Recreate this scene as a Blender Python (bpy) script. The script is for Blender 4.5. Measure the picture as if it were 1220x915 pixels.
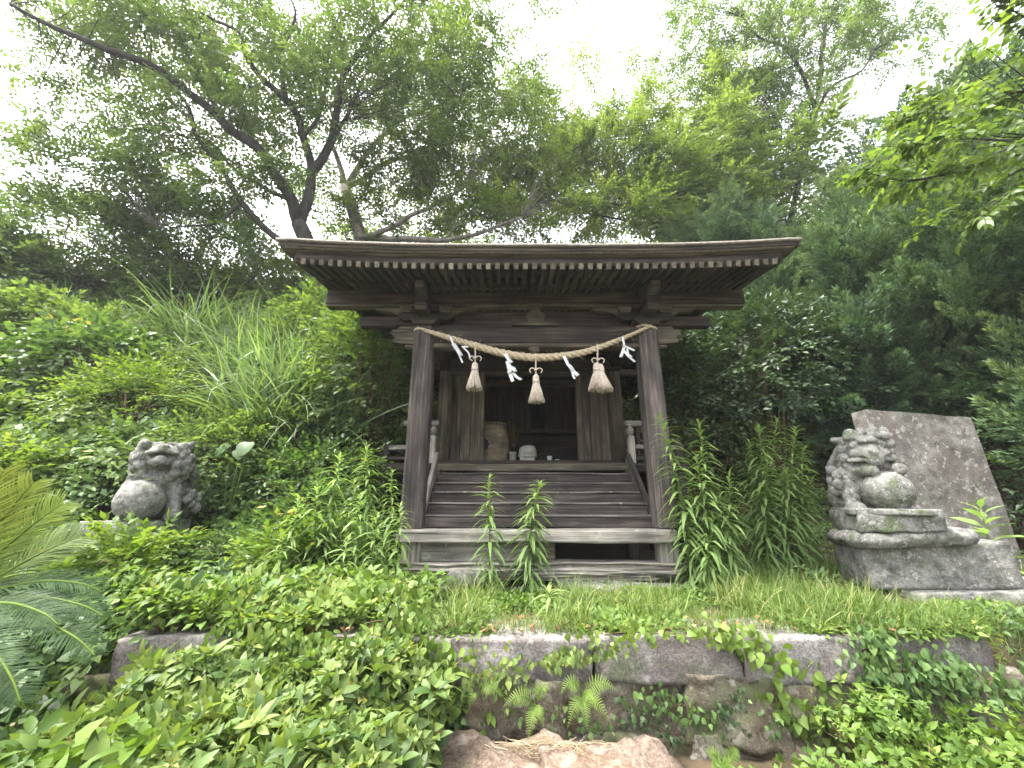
import bpy, bmesh, math, random
import numpy as np
from mathutils import Vector, Matrix, noise
R = math.radians
rng = np.random.default_rng(7)
random.seed(7)
scene = bpy.context.scene
for o in list(bpy.data.objects): bpy.data.objects.remove(o)
C = scene.collection

# ------------------------------------------------------------------ camera, sky, sun, exposure
PITCH = R(16.4); FPX = 460.0; EYE = 1.6
cam = bpy.data.cameras.new('camera'); camo = bpy.data.objects.new('camera', cam); C.objects.link(camo)
cam.sensor_width = 36; cam.lens = 36*FPX/1220; cam.clip_start = .05; cam.clip_end = 2000
camo.location = (0, 0, EYE); camo.rotation_euler = (math.pi/2+PITCH, 0, 0)
scene.camera = camo
SUN_EL, SUN_AZ = R(66), R(-102)          # azimuth from +Y towards +X
w = bpy.data.worlds.new('World'); scene.world = w; w.use_nodes = True
nt = w.node_tree; nt.nodes.clear()
sky = nt.nodes.new('ShaderNodeTexSky'); sky.sky_type = 'NISHITA'; sky.sun_disc = False
sky.sun_elevation = SUN_EL; sky.sun_rotation = SUN_AZ; sky.dust_density = 6.0; sky.air_density = 1.0; sky.altitude = 50
hs = nt.nodes.new('ShaderNodeHueSaturation'); hs.inputs['Saturation'].default_value = .22
bg = nt.nodes.new('ShaderNodeBackground'); bg.inputs['Strength'].default_value = .15
wo = nt.nodes.new('ShaderNodeOutputWorld')
nt.links.new(sky.outputs[0], hs.inputs['Color']); nt.links.new(hs.outputs[0], bg.inputs[0]); nt.links.new(bg.outputs[0], wo.inputs[0])
sl = bpy.data.lights.new('sun', 'SUN'); sl.energy = 1.5; sl.angle = R(14); sl.color = (1, .95, .86)
so = bpy.data.objects.new('sun', sl); C.objects.link(so)
sd = Vector((math.sin(SUN_AZ)*math.cos(SUN_EL), math.cos(SUN_AZ)*math.cos(SUN_EL), math.sin(SUN_EL)))
so.rotation_euler = sd.to_track_quat('Z', 'Y').to_euler(); so.location = (0, 0, 30)
vs = scene.view_settings; vs.view_transform = 'Standard'; vs.look = 'None'; vs.exposure = 2.8; vs.gamma = 1; vs.use_curve_mapping = False

def at(u, v, Y):
    "point at depth Y that the photograph shows at pixel (u, v)"
    dx = (u-610)/FPX; dy = (457.5-v)/FPX
    t = Y/(math.cos(PITCH)-dy*math.sin(PITCH))
    return Vector((t*dx, Y, EYE+t*(math.sin(PITCH)+dy*math.cos(PITCH))))

# ------------------------------------------------------------------ materials
def mat(name):
    m = bpy.data.materials.new(name); m.use_nodes = True
    n = m.node_tree; n.nodes.clear()
    return m, n
def N(n, t, **k):
    x = n.nodes.new('ShaderNode'+t)
    for a, b in k.items():
        if a.startswith('_'): setattr(x, a[1:], b)
        else: x.inputs[a.replace('_', ' ')].default_value = b
    return x
def ramp(n, fac, stops):
    r = n.nodes.new('ShaderNodeValToRGB')
    e = r.color_ramp.elements
    while len(e) < len(stops): e.new(.5)
    for i, (p, c) in enumerate(stops):
        e[i].position = p; e[i].color = (*c, 1) if len(c) == 3 else c
    n.links.new(fac, r.inputs[0]); return r
def mixc(n, fac, a, b, mode='MIX'):
    x = n.nodes.new('ShaderNodeMix'); x.data_type = 'RGBA'; x.blend_type = mode
    for s, val in ((0, fac), (6, a), (7, b)):
        if hasattr(val, 'is_linked'): n.links.new(val, x.inputs[s])
        else: x.inputs[s].default_value = val if s == 0 else (*val, 1)
    return x.outputs[2]
def wood(name, dark, mid, light, rough=.8, lichen=0.0, crack=.5):
    m, n = mat(name)
    tc = N(n, 'TexCoord'); oi = N(n, 'ObjectInfo')
    ad = N(n, 'VectorMath', _operation='ADD'); mu = N(n, 'VectorMath', _operation='SCALE'); mu.inputs[3].default_value = 17.0
    cx = N(n, 'CombineXYZ'); n.links.new(oi.outputs['Random'], cx.inputs[0]); n.links.new(oi.outputs['Random'], cx.inputs[1])
    n.links.new(cx.outputs[0], mu.inputs[0]); n.links.new(tc.outputs['Object'], ad.inputs[0]); n.links.new(mu.outputs[0], ad.inputs[1])
    mp = N(n, 'Mapping'); mp.inputs['Scale'].default_value = (1.1, 26, 26); n.links.new(ad.outputs[0], mp.inputs[0])
    g = N(n, 'TexNoise', Scale=1.6, Detail=7.0, Roughness=.65); n.links.new(mp.outputs[0], g.inputs[0])
    r1 = ramp(n, g.outputs[0], [(.3, dark), (.52, mid), (.72, light)])
    mp2 = N(n, 'Mapping'); mp2.inputs['Scale'].default_value = (2.2, 5, 5); n.links.new(ad.outputs[0], mp2.inputs[0])
    g2 = N(n, 'TexNoise', Scale=1.3, Detail=4.0); n.links.new(mp2.outputs[0], g2.inputs[0])
    r2 = ramp(n, g2.outputs[0], [(.28, (.42, .42, .43)), (.5, (.95, .94, .92)), (.72, (1.45, 1.42, 1.38))])
    col = mixc(n, 1.0, r1.outputs[0], r2.outputs[0], 'MULTIPLY')
    rv = N(n, 'MapRange'); rv.inputs[3].default_value = .75; rv.inputs[4].default_value = 1.2
    n.links.new(oi.outputs['Random'], rv.inputs[0])
    vv = N(n, 'CombineXYZ')
    for i in range(3): n.links.new(rv.outputs[0], vv.inputs[i])
    col = mixc(n, 1.0, col, vv.outputs[0], 'MULTIPLY')
    if lichen:
        l = N(n, 'TexNoise', Scale=9.0, Detail=6.0, Roughness=.7); n.links.new(ad.outputs[0], l.inputs[0])
        lr = ramp(n, l.outputs[0], [(.60-lichen*.1, (0, 0, 0)), (.68, (1, 1, 1))])
        col = mixc(n, lr.outputs[0], col, (.33, .37, .27))
    mp3 = N(n, 'Mapping'); mp3.inputs['Scale'].default_value = (.8, 34, 34); n.links.new(ad.outputs[0], mp3.inputs[0])
    ck = N(n, 'TexNoise', Scale=1.1, Detail=3.0, Roughness=.5); n.links.new(mp3.outputs[0], ck.inputs[0])
    cr = ramp(n, ck.outputs[0], [(.30, (0, 0, 0)), (.38, (1, 1, 1))])
    col = mixc(n, crack, col, mixc(n, 1.0, col, cr.outputs[0], 'MULTIPLY'))
    b = N(n, 'Bump', Strength=.5, Distance=.012); n.links.new(g.outputs[0], b.inputs['Height'])
    b2 = N(n, 'Bump', Strength=.5, Distance=.01); n.links.new(cr.outputs[0], b2.inputs['Height']); n.links.new(b.outputs[0], b2.inputs['Normal'])
    p = N(n, 'BsdfPrincipled', Roughness=rough); p.inputs['Specular IOR Level'].default_value = .25
    n.links.new(col, p.inputs['Base Color']); n.links.new(b2.outputs[0], p.inputs['Normal'])
    o = N(n, 'OutputMaterial'); n.links.new(p.outputs[0], o.inputs[0]); return m
def stone(name, base, dark, light, lichen=(.42, .43, .38), la=.5, sc=1.0, moss=.0, tint=None):
    m, n = mat(name)
    tc = N(n, 'TexCoord'); oi = N(n, 'ObjectInfo')
    ad = N(n, 'VectorMath', _operation='ADD'); mu = N(n, 'VectorMath', _operation='SCALE'); mu.inputs[3].default_value = 23.0
    cx = N(n, 'CombineXYZ'); n.links.new(oi.outputs['Random'], cx.inputs[0]); n.links.new(oi.outputs['Random'], cx.inputs[2])
    n.links.new(cx.outputs[0], mu.inputs[0]); n.links.new(tc.outputs['Object'], ad.inputs[0]); n.links.new(mu.outputs[0], ad.inputs[1])
    a = N(n, 'TexNoise', Scale=5*sc, Detail=9.0, Roughness=.68); n.links.new(ad.outputs[0], a.inputs[0])
    r1 = ramp(n, a.outputs[0], [(.32, dark), (.5, base), (.68, light)])
    f = N(n, 'TexNoise', Scale=70*sc, Detail=4.0, Roughness=.7); n.links.new(ad.outputs[0], f.inputs[0])
    r2 = ramp(n, f.outputs[0], [(.34, (.5, .5, .5)), (.66, (1.35, 1.35, 1.35))])
    col = mixc(n, 1.0, r1.outputs[0], r2.outputs[0], 'MULTIPLY')
    if tint:
        tn = N(n, 'TexNoise', Scale=2.3*sc, Detail=5.0); n.links.new(ad.outputs[0], tn.inputs[0])
        tr = ramp(n, tn.outputs[0], [(.42, (0, 0, 0)), (.62, (.75, .75, .75))])
        col = mixc(n, tr.outputs[0], col, mixc(n, 1.0, tint, r2.outputs[0], 'MULTIPLY'))
    v = N(n, 'TexVoronoi', Scale=9*sc, Randomness=1.0); v.feature = 'F1'
    ds = N(n, 'TexNoise', Scale=14*sc, Detail=5.0); n.links.new(ad.outputs[0], ds.inputs[0])
    av = mixc(n, .12, ad.outputs[0], ds.outputs['Color']); n.links.new(av, v.inputs['Vector'])
    lz = N(n, 'TexNoise', Scale=3.1*sc, Detail=6.0, Roughness=.7); n.links.new(ad.outputs[0], lz.inputs[0])
    mm = N(n, 'Math', _operation='SUBTRACT'); n.links.new(lz.outputs[0], mm.inputs[0]); n.links.new(v.outputs['Distance'], mm.inputs[1])
    lr = ramp(n, mm.outputs[0], [(.20, (0, 0, 0)), (.32, (la, la, la))])
    col = mixc(n, lr.outputs[0], col, lichen)
    if moss:
        mo = N(n, 'TexNoise', Scale=4.0, Detail=6.0, Roughness=.7); n.links.new(ad.outputs[0], mo.inputs[0])
        mr = ramp(n, mo.outputs[0], [(.62-.15*moss, (0, 0, 0)), (.78-.15*moss, (.8, .8, .8))])
        col = mixc(n, mr.outputs[0], col, (.05, .075, .02))
    b = N(n, 'Bump', Strength=.7, Distance=.02); n.links.new(a.outputs[0], b.inputs['Height'])
    b2 = N(n, 'Bump', Strength=.6, Distance=.004); n.links.new(f.outputs[0], b2.inputs['Height']); n.links.new(b.outputs[0], b2.inputs['Normal'])
    p = N(n, 'BsdfPrincipled', Roughness=.9); p.inputs['Specular IOR Level'].default_value = .2
    n.links.new(col, p.inputs['Base Color']); n.links.new(b2.outputs[0], p.inputs['Normal'])
    o = N(n, 'OutputMaterial'); n.links.new(p.outputs[0], o.inputs[0]); return m
def leafmat(name, stops, rough=.5, trans=.35, spec=.35, tcol=None, orand=0):
    "leaf colour by a random number each leaf carries, light passing through the blade"
    m, n = mat(name)
    a = N(n, 'Attribute', _attribute_name='rnd')
    fac = a.outputs['Fac']
    if orand:
        oi = N(n, 'ObjectInfo'); m1 = N(n, 'Math', _operation='MULTIPLY_ADD'); m1.inputs[1].default_value = orand; m1.inputs[2].default_value = -orand/2
        n.links.new(oi.outputs['Random'], m1.inputs[0]); m2 = N(n, 'Math', _operation='ADD'); n.links.new(m1.outputs[0], m2.inputs[0]); n.links.new(fac, m2.inputs[1]); fac = m2.outputs[0]
    r = ramp(n, fac, stops)
    p = N(n, 'BsdfPrincipled', Roughness=rough); p.inputs['Specular IOR Level'].default_value = spec
    n.links.new(r.outputs[0], p.inputs['Base Color'])
    t = N(n, 'BsdfTranslucent')
    tc = mixc(n, 1.0, r.outputs[0], tcol or (1.5, 1.45, .7), 'MULTIPLY'); n.links.new(tc, t.inputs[0])
    x = N(n, 'MixShader'); x.inputs[0].default_value = trans
    n.links.new(p.outputs[0], x.inputs[1]); n.links.new(t.outputs[0], x.inputs[2])
    o = N(n, 'OutputMaterial'); n.links.new(x.outputs[0], o.inputs[0]); return m
def plain(name, c1, c2, sc=20, rough=.8, bump=.3, stretch=(1, 1, 1), spec=.2):
    m, n = mat(name)
    tc = N(n, 'TexCoord'); mp = N(n, 'Mapping'); mp.inputs['Scale'].default_value = stretch; n.links.new(tc.outputs['Object'], mp.inputs[0])
    a = N(n, 'TexNoise', Scale=sc, Detail=6.0, Roughness=.65); n.links.new(mp.outputs[0], a.inputs[0])
    r = ramp(n, a.outputs[0], [(.33, c1), (.67, c2)])
    b = N(n, 'Bump', Strength=bump, Distance=.01); n.links.new(a.outputs[0], b.inputs['Height'])
    p = N(n, 'BsdfPrincipled', Roughness=rough); p.inputs['Specular IOR Level'].default_value = spec
    n.links.new(r.outputs[0], p.inputs['Base Color']); n.links.new(b.outputs[0], p.inputs['Normal'])
    o = N(n, 'OutputMaterial'); n.links.new(p.outputs[0], o.inputs[0]); return m

M = {}
M['pillar'] = wood('pillar_wood', (.024, .020, .018), (.066, .056, .051), (.15, .133, .122))
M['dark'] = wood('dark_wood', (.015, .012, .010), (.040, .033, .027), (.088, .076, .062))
M['roofwood'] = wood('eave_wood', (.018, .015, .011), (.050, .043, .032), (.105, .092, .070))
M['pale_end'] = wood('pale_wood', (.06, .055, .042), (.12, .11, .08), (.19, .175, .13))
M['grey'] = wood('grey_wood', (.10, .09, .08), (.22, .205, .18), (.38, .36, .33), lichen=.25, crack=.8)
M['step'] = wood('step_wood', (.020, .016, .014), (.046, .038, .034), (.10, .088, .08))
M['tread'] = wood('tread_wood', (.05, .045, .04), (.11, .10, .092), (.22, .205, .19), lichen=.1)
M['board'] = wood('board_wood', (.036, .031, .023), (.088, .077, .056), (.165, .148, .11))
M['roof'] = plain('weathered_roof', (.085, .075, .06), (.21, .19, .16), 30)
M['rope'] = plain('straw_rope', (.30, .24, .155), (.55, .47, .34), 60, .85, .5)
M['straw'] = plain('straw_tassel', (.36, .30, .24), (.60, .53, .45), 40, .85, .4)
M['dry'] = plain('dry_straw', (.16, .12, .07), (.36, .29, .19), 20, .9, .2)
M['paper'] = plain('white_paper', (.56, .57, .58), (.68, .68, .68), 10, .7, .05)
M['statue'] = stone('statue_granite', (.15, .148, .135), (.04, .04, .035), (.25, .246, .228), (.36, .36, .33), .65, 2.4, .6)
M['stone'] = stone('pedestal_granite', (.16, .156, .143), (.05, .048, .042), (.27, .262, .242), (.36, .36, .33), .55, 1.8, .5)
M['slab'] = stone('slab_granite', (.145, .137, .124), (.055, .05, .045), (.23, .218, .20), (.32, .315, .29), .6, 1.7, .35, (.105, .09, .08))
M['coping'] = stone('coping_granite', (.16, .148, .14), (.05, .046, .043), (.28, .265, .25), (.32, .32, .28), .45, 1.3, .55, (.125, .105, .10))
M['wallrock'] = stone('wall_rock', (.105, .092, .074), (.03, .027, .021), (.22, .20, .165), (.27, .26, .22), .5, 1.6, 1.0, (.11, .08, .052))
M['boulder'] = stone('boulder_rock', (.115, .085, .066), (.038, .029, .022), (.19, .152, .125), (.22, .20, .17), .4, 1.0, .45, (.15, .10, .07))
M['soil'] = plain('soil', (.022, .019, .011), (.075, .055, .032), 9, .95, .8)
M['bark'] = plain('bark', (.014, .013, .011), (.055, .050, .043), 7, .9, .8, (1, 1, .35))
M['palebark'] = plain('pale_bark', (.09, .082, .07), (.25, .235, .205), 6, .9, .7, (1, 1, .5))
M['stem'] = plain('green_stem', (.07, .11, .025), (.13, .18, .05), 14, .6, .1)
M['twig'] = plain('brown_twig', (.045, .03, .018), (.12, .085, .05), 12, .8, .3)
M['drum'] = wood('drum_wood', (.085, .07, .047), (.15, .125, .083), (.22, .19, .13), .6, 0, .2)
M['black'] = plain('black_iron', (.008, .008, .009), (.02, .02, .02), 30, .6, .2)
M['ceramic'] = plain('pale_ceramic', (.20, .20, .175), (.30, .295, .26), 8, .5, .1)
M['glass'] = plain('cup_glass', (.30, .33, .33), (.38, .40, .40), 6, .15, .0, spec=.6)

# ------------------------------------------------------------------ object helpers
W = {}
def place(o, mw, parent=None):
    C.objects.link(o); W[o] = mw.copy()
    if parent is not None:
        o.parent = parent; o.matrix_parent_inverse = W[parent].inverted()
    o.matrix_basis = mw
    return o
def tag(o, label=None, cat=None, group=None, kind=None):
    if label: o['label'] = label
    if cat: o['category'] = cat
    if group: o['group'] = group
    if kind: o['kind'] = kind
    return o
def empty(name, loc, label=None, cat=None, group=None, parent=None, rz=0):
    o = bpy.data.objects.new(name, None); o.empty_display_size = .1
    place(o, Matrix.Translation(Vector(loc)) @ Matrix.Rotation(rz, 4, 'Z'), parent)
    return tag(o, label, cat, group)
def mesh_obj(name, me, m, parent=None, mw=None):
    if m is not None and len(me.materials) == 0: me.materials.append(m)
    return place(bpy.data.objects.new(name, me), mw or Matrix.Identity(4), parent)
def from_bm(bm, name, smooth=False):
    me = bpy.data.meshes.new(name); bm.to_mesh(me); bm.free()
    if smooth: me.polygons.foreach_set('use_smooth', [True]*len(me.polygons))
    return me
def jitter(bm, amt, sc=3.0, seed=0):
    for v in bm.verts:
        n_ = noise.noise_vector(Vector(v.co)*sc + Vector((seed*3.1, seed*1.7, seed*.9)))
        v.co += n_*amt
_beams = {}
def beam_mesh(L, w_, h, bev=.008, wob=0.0, seg=1, seed=0):
    key = (round(L, 3), round(w_, 3), round(h, 3), bev, wob, seg, seed)
    if key in _beams: return _beams[key]
    bm = bmesh.new(); bmesh.ops.create_cube(bm, size=1)
    bmesh.ops.scale(bm, vec=(L, w_, h), verts=bm.verts)
    if bev: bmesh.ops.bevel(bm, geom=bm.edges[:], offset=min(bev, w_*.3, h*.3), segments=1, affect='EDGES')
    if seg > 1:
        for k in range(1, seg):
            x = -L/2+L*k/seg
            bmesh.ops.bisect_plane(bm, geom=bm.verts[:]+bm.edges[:]+bm.faces[:], plane_co=(x, 0, 0), plane_no=(1, 0, 0))
    if wob: jitter(bm, wob, 2.5, seed)
    me = from_bm(bm, 'beam'); _beams[key] = me
    return me
def beam(name, a, b, w_, h, m, parent=None, up=(0, 0, 1), bev=.008, wob=0.0, seg=1, seed=0):
    "timber from a to b, w_ wide and h deep along up, local X is the grain"
    a = Vector(a); b = Vector(b); x = (b-a); L = x.length; x.normalize()
    u = Vector(up)
    if abs(x.dot(u)) > .98: u = Vector((0, 1, 0))
    y = u.cross(x).normalized(); z = x.cross(y)
    mw = Matrix((x, y, z)).transposed().to_4x4(); mw.translation = (a+b)/2
    me = beam_mesh(L, w_, h, bev, wob, seg, seed)
    if len(me.materials) and me.materials[0] != m: me = me.copy(); me.materials.clear()
    return mesh_obj(name, me, m, parent, mw)
def catmull(pts, n):
    P = [Vector(p) for p in pts]; P = [P[0]*2-P[1]]+P+[P[-1]*2-P[-2]]
    out = []
    for i in range(1, len(P)-2):
        for k in range(n):
            t = k/n; p0, p1, p2, p3 = P[i-1:i+3]
            out.append(.5*((2*p1)+(p2-p0)*t+(2*p0-5*p1+4*p2-p3)*t*t+(3*p1-p0-3*p2+p3)*t**3))
    out.append(P[-2]); return out
class MB:
    "collects geometry as numpy arrays, one mesh at the end"
    def __init__(s): s.v = []; s.f = []; s.r = []; s.n = 0
    def add(s, v, f, r=None):
        v = np.asarray(v, np.float32); f = np.asarray(f, np.int32)
        s.v.append(v); s.f.append(f+s.n); s.n += len(v)
        s.r.append(np.full(len(v), .5, np.float32) if r is None else np.asarray(r, np.float32))
    def tube(s, pts, r0, r1=None, k=6, r=None, cap=True):
        pts = np.array([tuple(p) for p in pts], float); n_ = len(pts)
        rad = np.linspace(r0, r0 if r1 is None else r1, n_) if np.isscalar(r0) else np.asarray(r0)
        t = np.gradient(pts, axis=0); t /= np.linalg.norm(t, axis=1)[:, None]+1e-9
        up = np.array([0, 0, 1.]) if abs(t[0][2]) < .9 else np.array([1., 0, 0])
        vs_ = []
        for i in range(n_):
            x = np.cross(up, t[i]); x /= np.linalg.norm(x)+1e-9; y = np.cross(t[i], x); up = np.cross(t[i], x)*0+up-t[i]*np.dot(up, t[i]); up /= np.linalg.norm(up)+1e-9
            a = np.arange(k)/k*2*math.pi
            vs_.append(pts[i]+rad[i]*(np.cos(a)[:, None]*x+np.sin(a)[:, None]*y))
        vs_ = np.concatenate(vs_); F = []
        for i in range(n_-1):
            for j in range(k):
                a0 = i*k+j; a1 = i*k+(j+1) % k
                F += [(a0, a1, a1+k), (a0, a1+k, a0+k)]
        if cap:
            for j in range(1, k-1): F += [(0, j+1, j), ((n_-1)*k, (n_-1)*k+j, (n_-1)*k+j+1)]
        s.add(vs_, F, None if r is None else np.full(len(vs_), r))
    def inst(s, tpl, Mx, T, rnd):
        "copies of a template: Mx (n,3,3) columns are axes, T (n,3)"
        V, F, rv = tpl; n_ = len(T)
        if n_ == 0: return
        v = np.einsum('nij,kj->nki', Mx, V)+T[:, None, :]
        f = (F[None]+(np.arange(n_)*len(V))[:, None, None]).reshape(-1, 3)
        r = np.clip(rnd[:, None]+rv[None], 0, 1)
        s.add(v.reshape(-1, 3), f, r.reshape(-1))
    def mesh(s, name, smooth=False, origin=None):
        me = bpy.data.meshes.new(name)
        v = np.concatenate(s.v); f = np.concatenate(s.f); r = np.concatenate(s.r)
        if origin is not None: v = v-np.array(tuple(origin), np.float32)
        me.vertices.add(len(v)); me.vertices.foreach_set('co', v.ravel().astype(np.float32))
        me.loops.add(len(f)*3); me.loops.foreach_set('vertex_index', f.ravel().astype(np.int32))
        me.polygons.add(len(f)); me.polygons.foreach_set('loop_start', (np.arange(len(f))*3).astype(np.int32))
        at_ = me.attributes.new('rnd', 'FLOAT', 'POINT'); at_.data.foreach_set('value', r.astype(np.float32))
        if smooth: me.polygons.foreach_set('use_smooth', np.ones(len(f), bool))
        me.update(); me.validate(); return me
    def obj(s, name, m, parent=None, smooth=False, origin=None):
        o = Vector(origin) if origin is not None else Vector((0, 0, 0))
        return mesh_obj(name, s.mesh(name, smooth, o), m, parent, Matrix.Translation(o))
    def tris(s): return sum(len(f) for f in s.f)
def basis(d, up):
    "axes (n,3,3): column 1 along d, column 2 near up"
    d = d/(np.linalg.norm(d, axis=1)[:, None]+1e-9)
    x = np.cross(d, up); nx = np.linalg.norm(x, axis=1)[:, None]
    x = np.where(nx < 1e-4, np.array([[1., 0, 0]]), x/(nx+1e-9)); z = np.cross(x, d)
    return np.stack([x, d, z], axis=2)
def leaf_tpl(L=1, Wd=.5, fold=.12, curve=.15, prof=((.0, 0), (.3, 1), (.65, .8), (1, 0)), tipdark=0):
    V = []; F = []
    for (t, ww) in prof:
        z = -curve*t*t*L; y = t*L*(1-.25*curve*t)
        V.append((0, y, z))
        if ww > 0: V += [(-ww*Wd/2*L, y, z+fold*ww*Wd*L), (ww*Wd/2*L, y, z+fold*ww*Wd*L)]
    idx = []; k = 0
    for (t, ww) in prof:
        idx.append((k, k+1, k+2) if ww > 0 else (k, k, k)); k += 3 if ww > 0 else 1
    for a, b in zip(idx, idx[1:]):
        for s in (1, 2):
            q = [a[0], b[0], b[s], a[s]]
            if s == 2: q = q[::-1]
            q = list(dict.fromkeys(q))
            for j in range(1, len(q)-1): F.append((q[0], q[j+1], q[j]))
    return np.array(V, float), np.array(F, int), np.zeros(len(V))
DIAMOND = (np.array([(0, 0, 0), (-.25, .45, .06), (0, 1, -.08), (.25, .45, .06)], float), np.array([(0, 3, 2), (0, 2, 1)]), np.zeros(4))
def combine(parts):
    V = []; F = []; r = []; n_ = 0
    for (v, f, q) in parts: V.append(v); F.append(f+n_); r.append(q); n_ += len(v)
    return np.concatenate(V), np.concatenate(F), np.concatenate(r)
def xf(tpl, Mx, t, dr=0.0): return (tpl[0] @ np.asarray(Mx).T+np.asarray(t), tpl[1], tpl[2]+dr)
def unit(a): return a/(np.linalg.norm(a, axis=-1, keepdims=True)+1e-9)
def spray_tpl(g, n_=11, L=.5, ls=.1, leaf=DIAMOND, ang=55, droop=.25, tip=True, jit=.35):
    "a twig along +Y with alternate leaves"
    parts = []
    for i in range(n_):
        t = (i+.6)/n_; s = 1 if i % 2 else -1
        a = R(ang)*(1-.35*t)*s+g.normal(0, .2)
        d = np.array([math.sin(a), math.cos(a), -droop*.6+g.normal(0, .2)])
        up = np.array([g.normal(0, jit), g.normal(0, jit), 1.])
        b = basis(d[None], up[None])[0]
        sz = ls*(1-.3*abs(t-.45))*g.uniform(.75, 1.2)
        parts.append(xf(leaf, b*sz, (g.normal(0, .01), t*L, -droop*L*t*t), g.normal(0, .12)))
    if tip: parts.append(xf(leaf, basis(np.array([[0, 1., -.3]]), np.array([[g.normal(0, .4), 0, 1.]]))[0]*ls, (0, L, -droop*L), .1))
    return combine(parts)

# ------------------------------------------------------------------ terrain
def sm(t): t = np.clip(t, 0, 1); return t*t*(3-2*t)
def H(x, y):
    x = np.asarray(x, float); y = np.asarray(y, float)
    low = .02+.36*sm((y-.5)/1.6)
    wd = .12+1.3*sm((-2.0-x)/1.2)+.5*sm((x-2.6)/1.0)
    up = .86+.02*(y-2.4).clip(0, 4)*.5
    z = low+(up-low)*sm((y-2.46+wd*.5-.06)/wd)
    bl = (np.maximum(0, (y-4.1)+.45*(-1.6-x))*.72)*sm((-1.25-x)/.9)
    br = (np.maximum(0, (y-5.0)+.1*(x-2))*.55)*sm((x-2.1)/.8)
    bb = np.maximum(0, y-7.9)*.6
    b = np.maximum(np.maximum(bl, br), bb)
    b = b/(1+(b/5)**4)**.25
    bump = .05*np.sin(x*2.1+y*1.3)+.04*np.sin(x*3.7-y*2.9+1)+.03*np.sin(y*5.1+x*.7)
    return z+b+bump*np.clip(b*2, .12, 1)
def HC(x, y):
    x = np.asarray(x, float); y = np.asarray(y, float); h = H(x, y)
    return np.where((y > 2.37) & (y < 2.72) & (x > -2.08) & (x < 2.6), np.maximum(h, .886), h)
def slope_n(x, y):
    e = .05
    return unit(np.stack([-(H(x+e, y)-H(x-e, y))/(2*e), -(H(x, y+e)-H(x, y-e))/(2*e), np.ones_like(x)], -1))
gx = np.concatenate([-np.geomspace(420, 13, 14), np.arange(-12, 12.01, .16), np.geomspace(13, 420, 14)])
gy = np.concatenate([-np.geomspace(300, 4, 10), np.arange(-3, 2.2, .2), np.arange(2.2, 3.0, .05), np.arange(3.0, 14, .2), np.geomspace(14.5, 600, 16)])
X_, Y_ = np.meshgrid(gx, gy); Z_ = H(X_, Y_)
gm = MB(); nx_, ny_ = len(gx), len(gy)
ii, jj = np.meshgrid(np.arange(nx_-1), np.arange(ny_-1)); a_ = (jj*nx_+ii).ravel()
gm.add(np.stack([X_.ravel(), Y_.ravel(), Z_.ravel()], 1), np.concatenate([np.stack([a_, a_+1, a_+nx_+1], 1), np.stack([a_, a_+nx_+1, a_+nx_], 1)]))
tag(gm.obj('ground', M['soil'], None, True), kind='structure')

# ------------------------------------------------------------------ stones
def rock_mesh(dims, seed=0, rnd=.12, rough=.03, cuts=7, sc=2.5, fine=.3):
    bm = bmesh.new(); bmesh.ops.create_cube(bm, size=2)
    bmesh.ops.subdivide_edges(bm, edges=bm.edges[:], cuts=cuts, use_grid_fill=True)
    d = Vector(dims)/2; off = Vector((seed*7.3, seed*3.9, seed*1.3))
    for v in bm.verts:
        p = v.co.copy(); q = p.normalized()*1.25
        p = p.lerp(q, rnd)
        p = Vector((p.x*d.x, p.y*d.y, p.z*d.z))
        p += noise.noise_vector(p*sc+off)*rough+noise.noise_vector(p*sc*4+off)*rough*fine
        v.co = p
    return from_bm(bm, 'rock', True)
def rock(name, loc, dims, m, parent=None, rot=(0, 0, 0), **k):
    mw = Matrix.Translation(Vector(loc)) @ Matrix.Rotation(rot[2], 4, 'Z') @ Matrix.Rotation(rot[1], 4, 'Y') @ Matrix.Rotation(rot[0], 4, 'X')
    return mesh_obj(name, rock_mesh(dims, **k), m, parent, mw)

wall = empty('retaining_wall', (.4, 2.5, .4), 'low retaining wall of rough rocks under long granite coping stones', 'wall')
cop = [(-2.08, -1.42), (-1.40, -.78), (-.765, .42), (.432, 1.20), (1.217, 1.88), (1.90, 2.62)]
for i, (x0, x1) in enumerate(cop):
    dz = [0, .0, -.005, .0, .004, -.01][i]; dy = [.0, .03, .0, .008, -.004, .10][i]
    rock('coping_stone', ((x0+x1)/2, 2.35+.17+dy, .785+dz), (x1-x0, .36, .205), M['coping'], wall, (0, 0, [.01, 0, .004, -.004, 0, -.03][i]), seed=i+1, rnd=.05, rough=.018, cuts=10, sc=4, fine=.5)
x = -2.2; row = 0
rr = random.Random(3)
for row, (z0, hh) in enumerate([(.55, .30), (.27, .34)]):
    x = -2.3+row*.2
    while x < 2.5:
        ww = rr.uniform(.38, .72)
        rock('wall_stone', (x+ww/2, 2.60+rr.uniform(-.03, .03), z0+rr.uniform(-.015, .015)), (ww+.03, .5, hh+.02), M['wallrock'], wall, (rr.uniform(-.06, .06), rr.uniform(-.08, .08), rr.uniform(-.06, .06)), seed=int(x*37)+row, rnd=.10, rough=.04, cuts=14, sc=3.6, fine=.7)
        x += ww
for i, (u, v, Y, dm, lab) in enumerate([(574, 918, 2.04, (.62, .42, .22), 'flat reddish step boulder covered with straw beside the rounder one'), (726, 922, 2.06, (.62, .44, .30), 'rounded reddish step boulder with a bare top below the wall')]):
    p = at(u, v, Y)
    tag(rock('step_boulder', (p.x, p.y, p.z-dm[2]*.36), dm, M['boulder'], None, (0, .04, .1), seed=40+i, rnd=.42, rough=.06, cuts=16, sc=4, fine=.6), lab, 'boulder', 'boulders below the wall')
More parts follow.
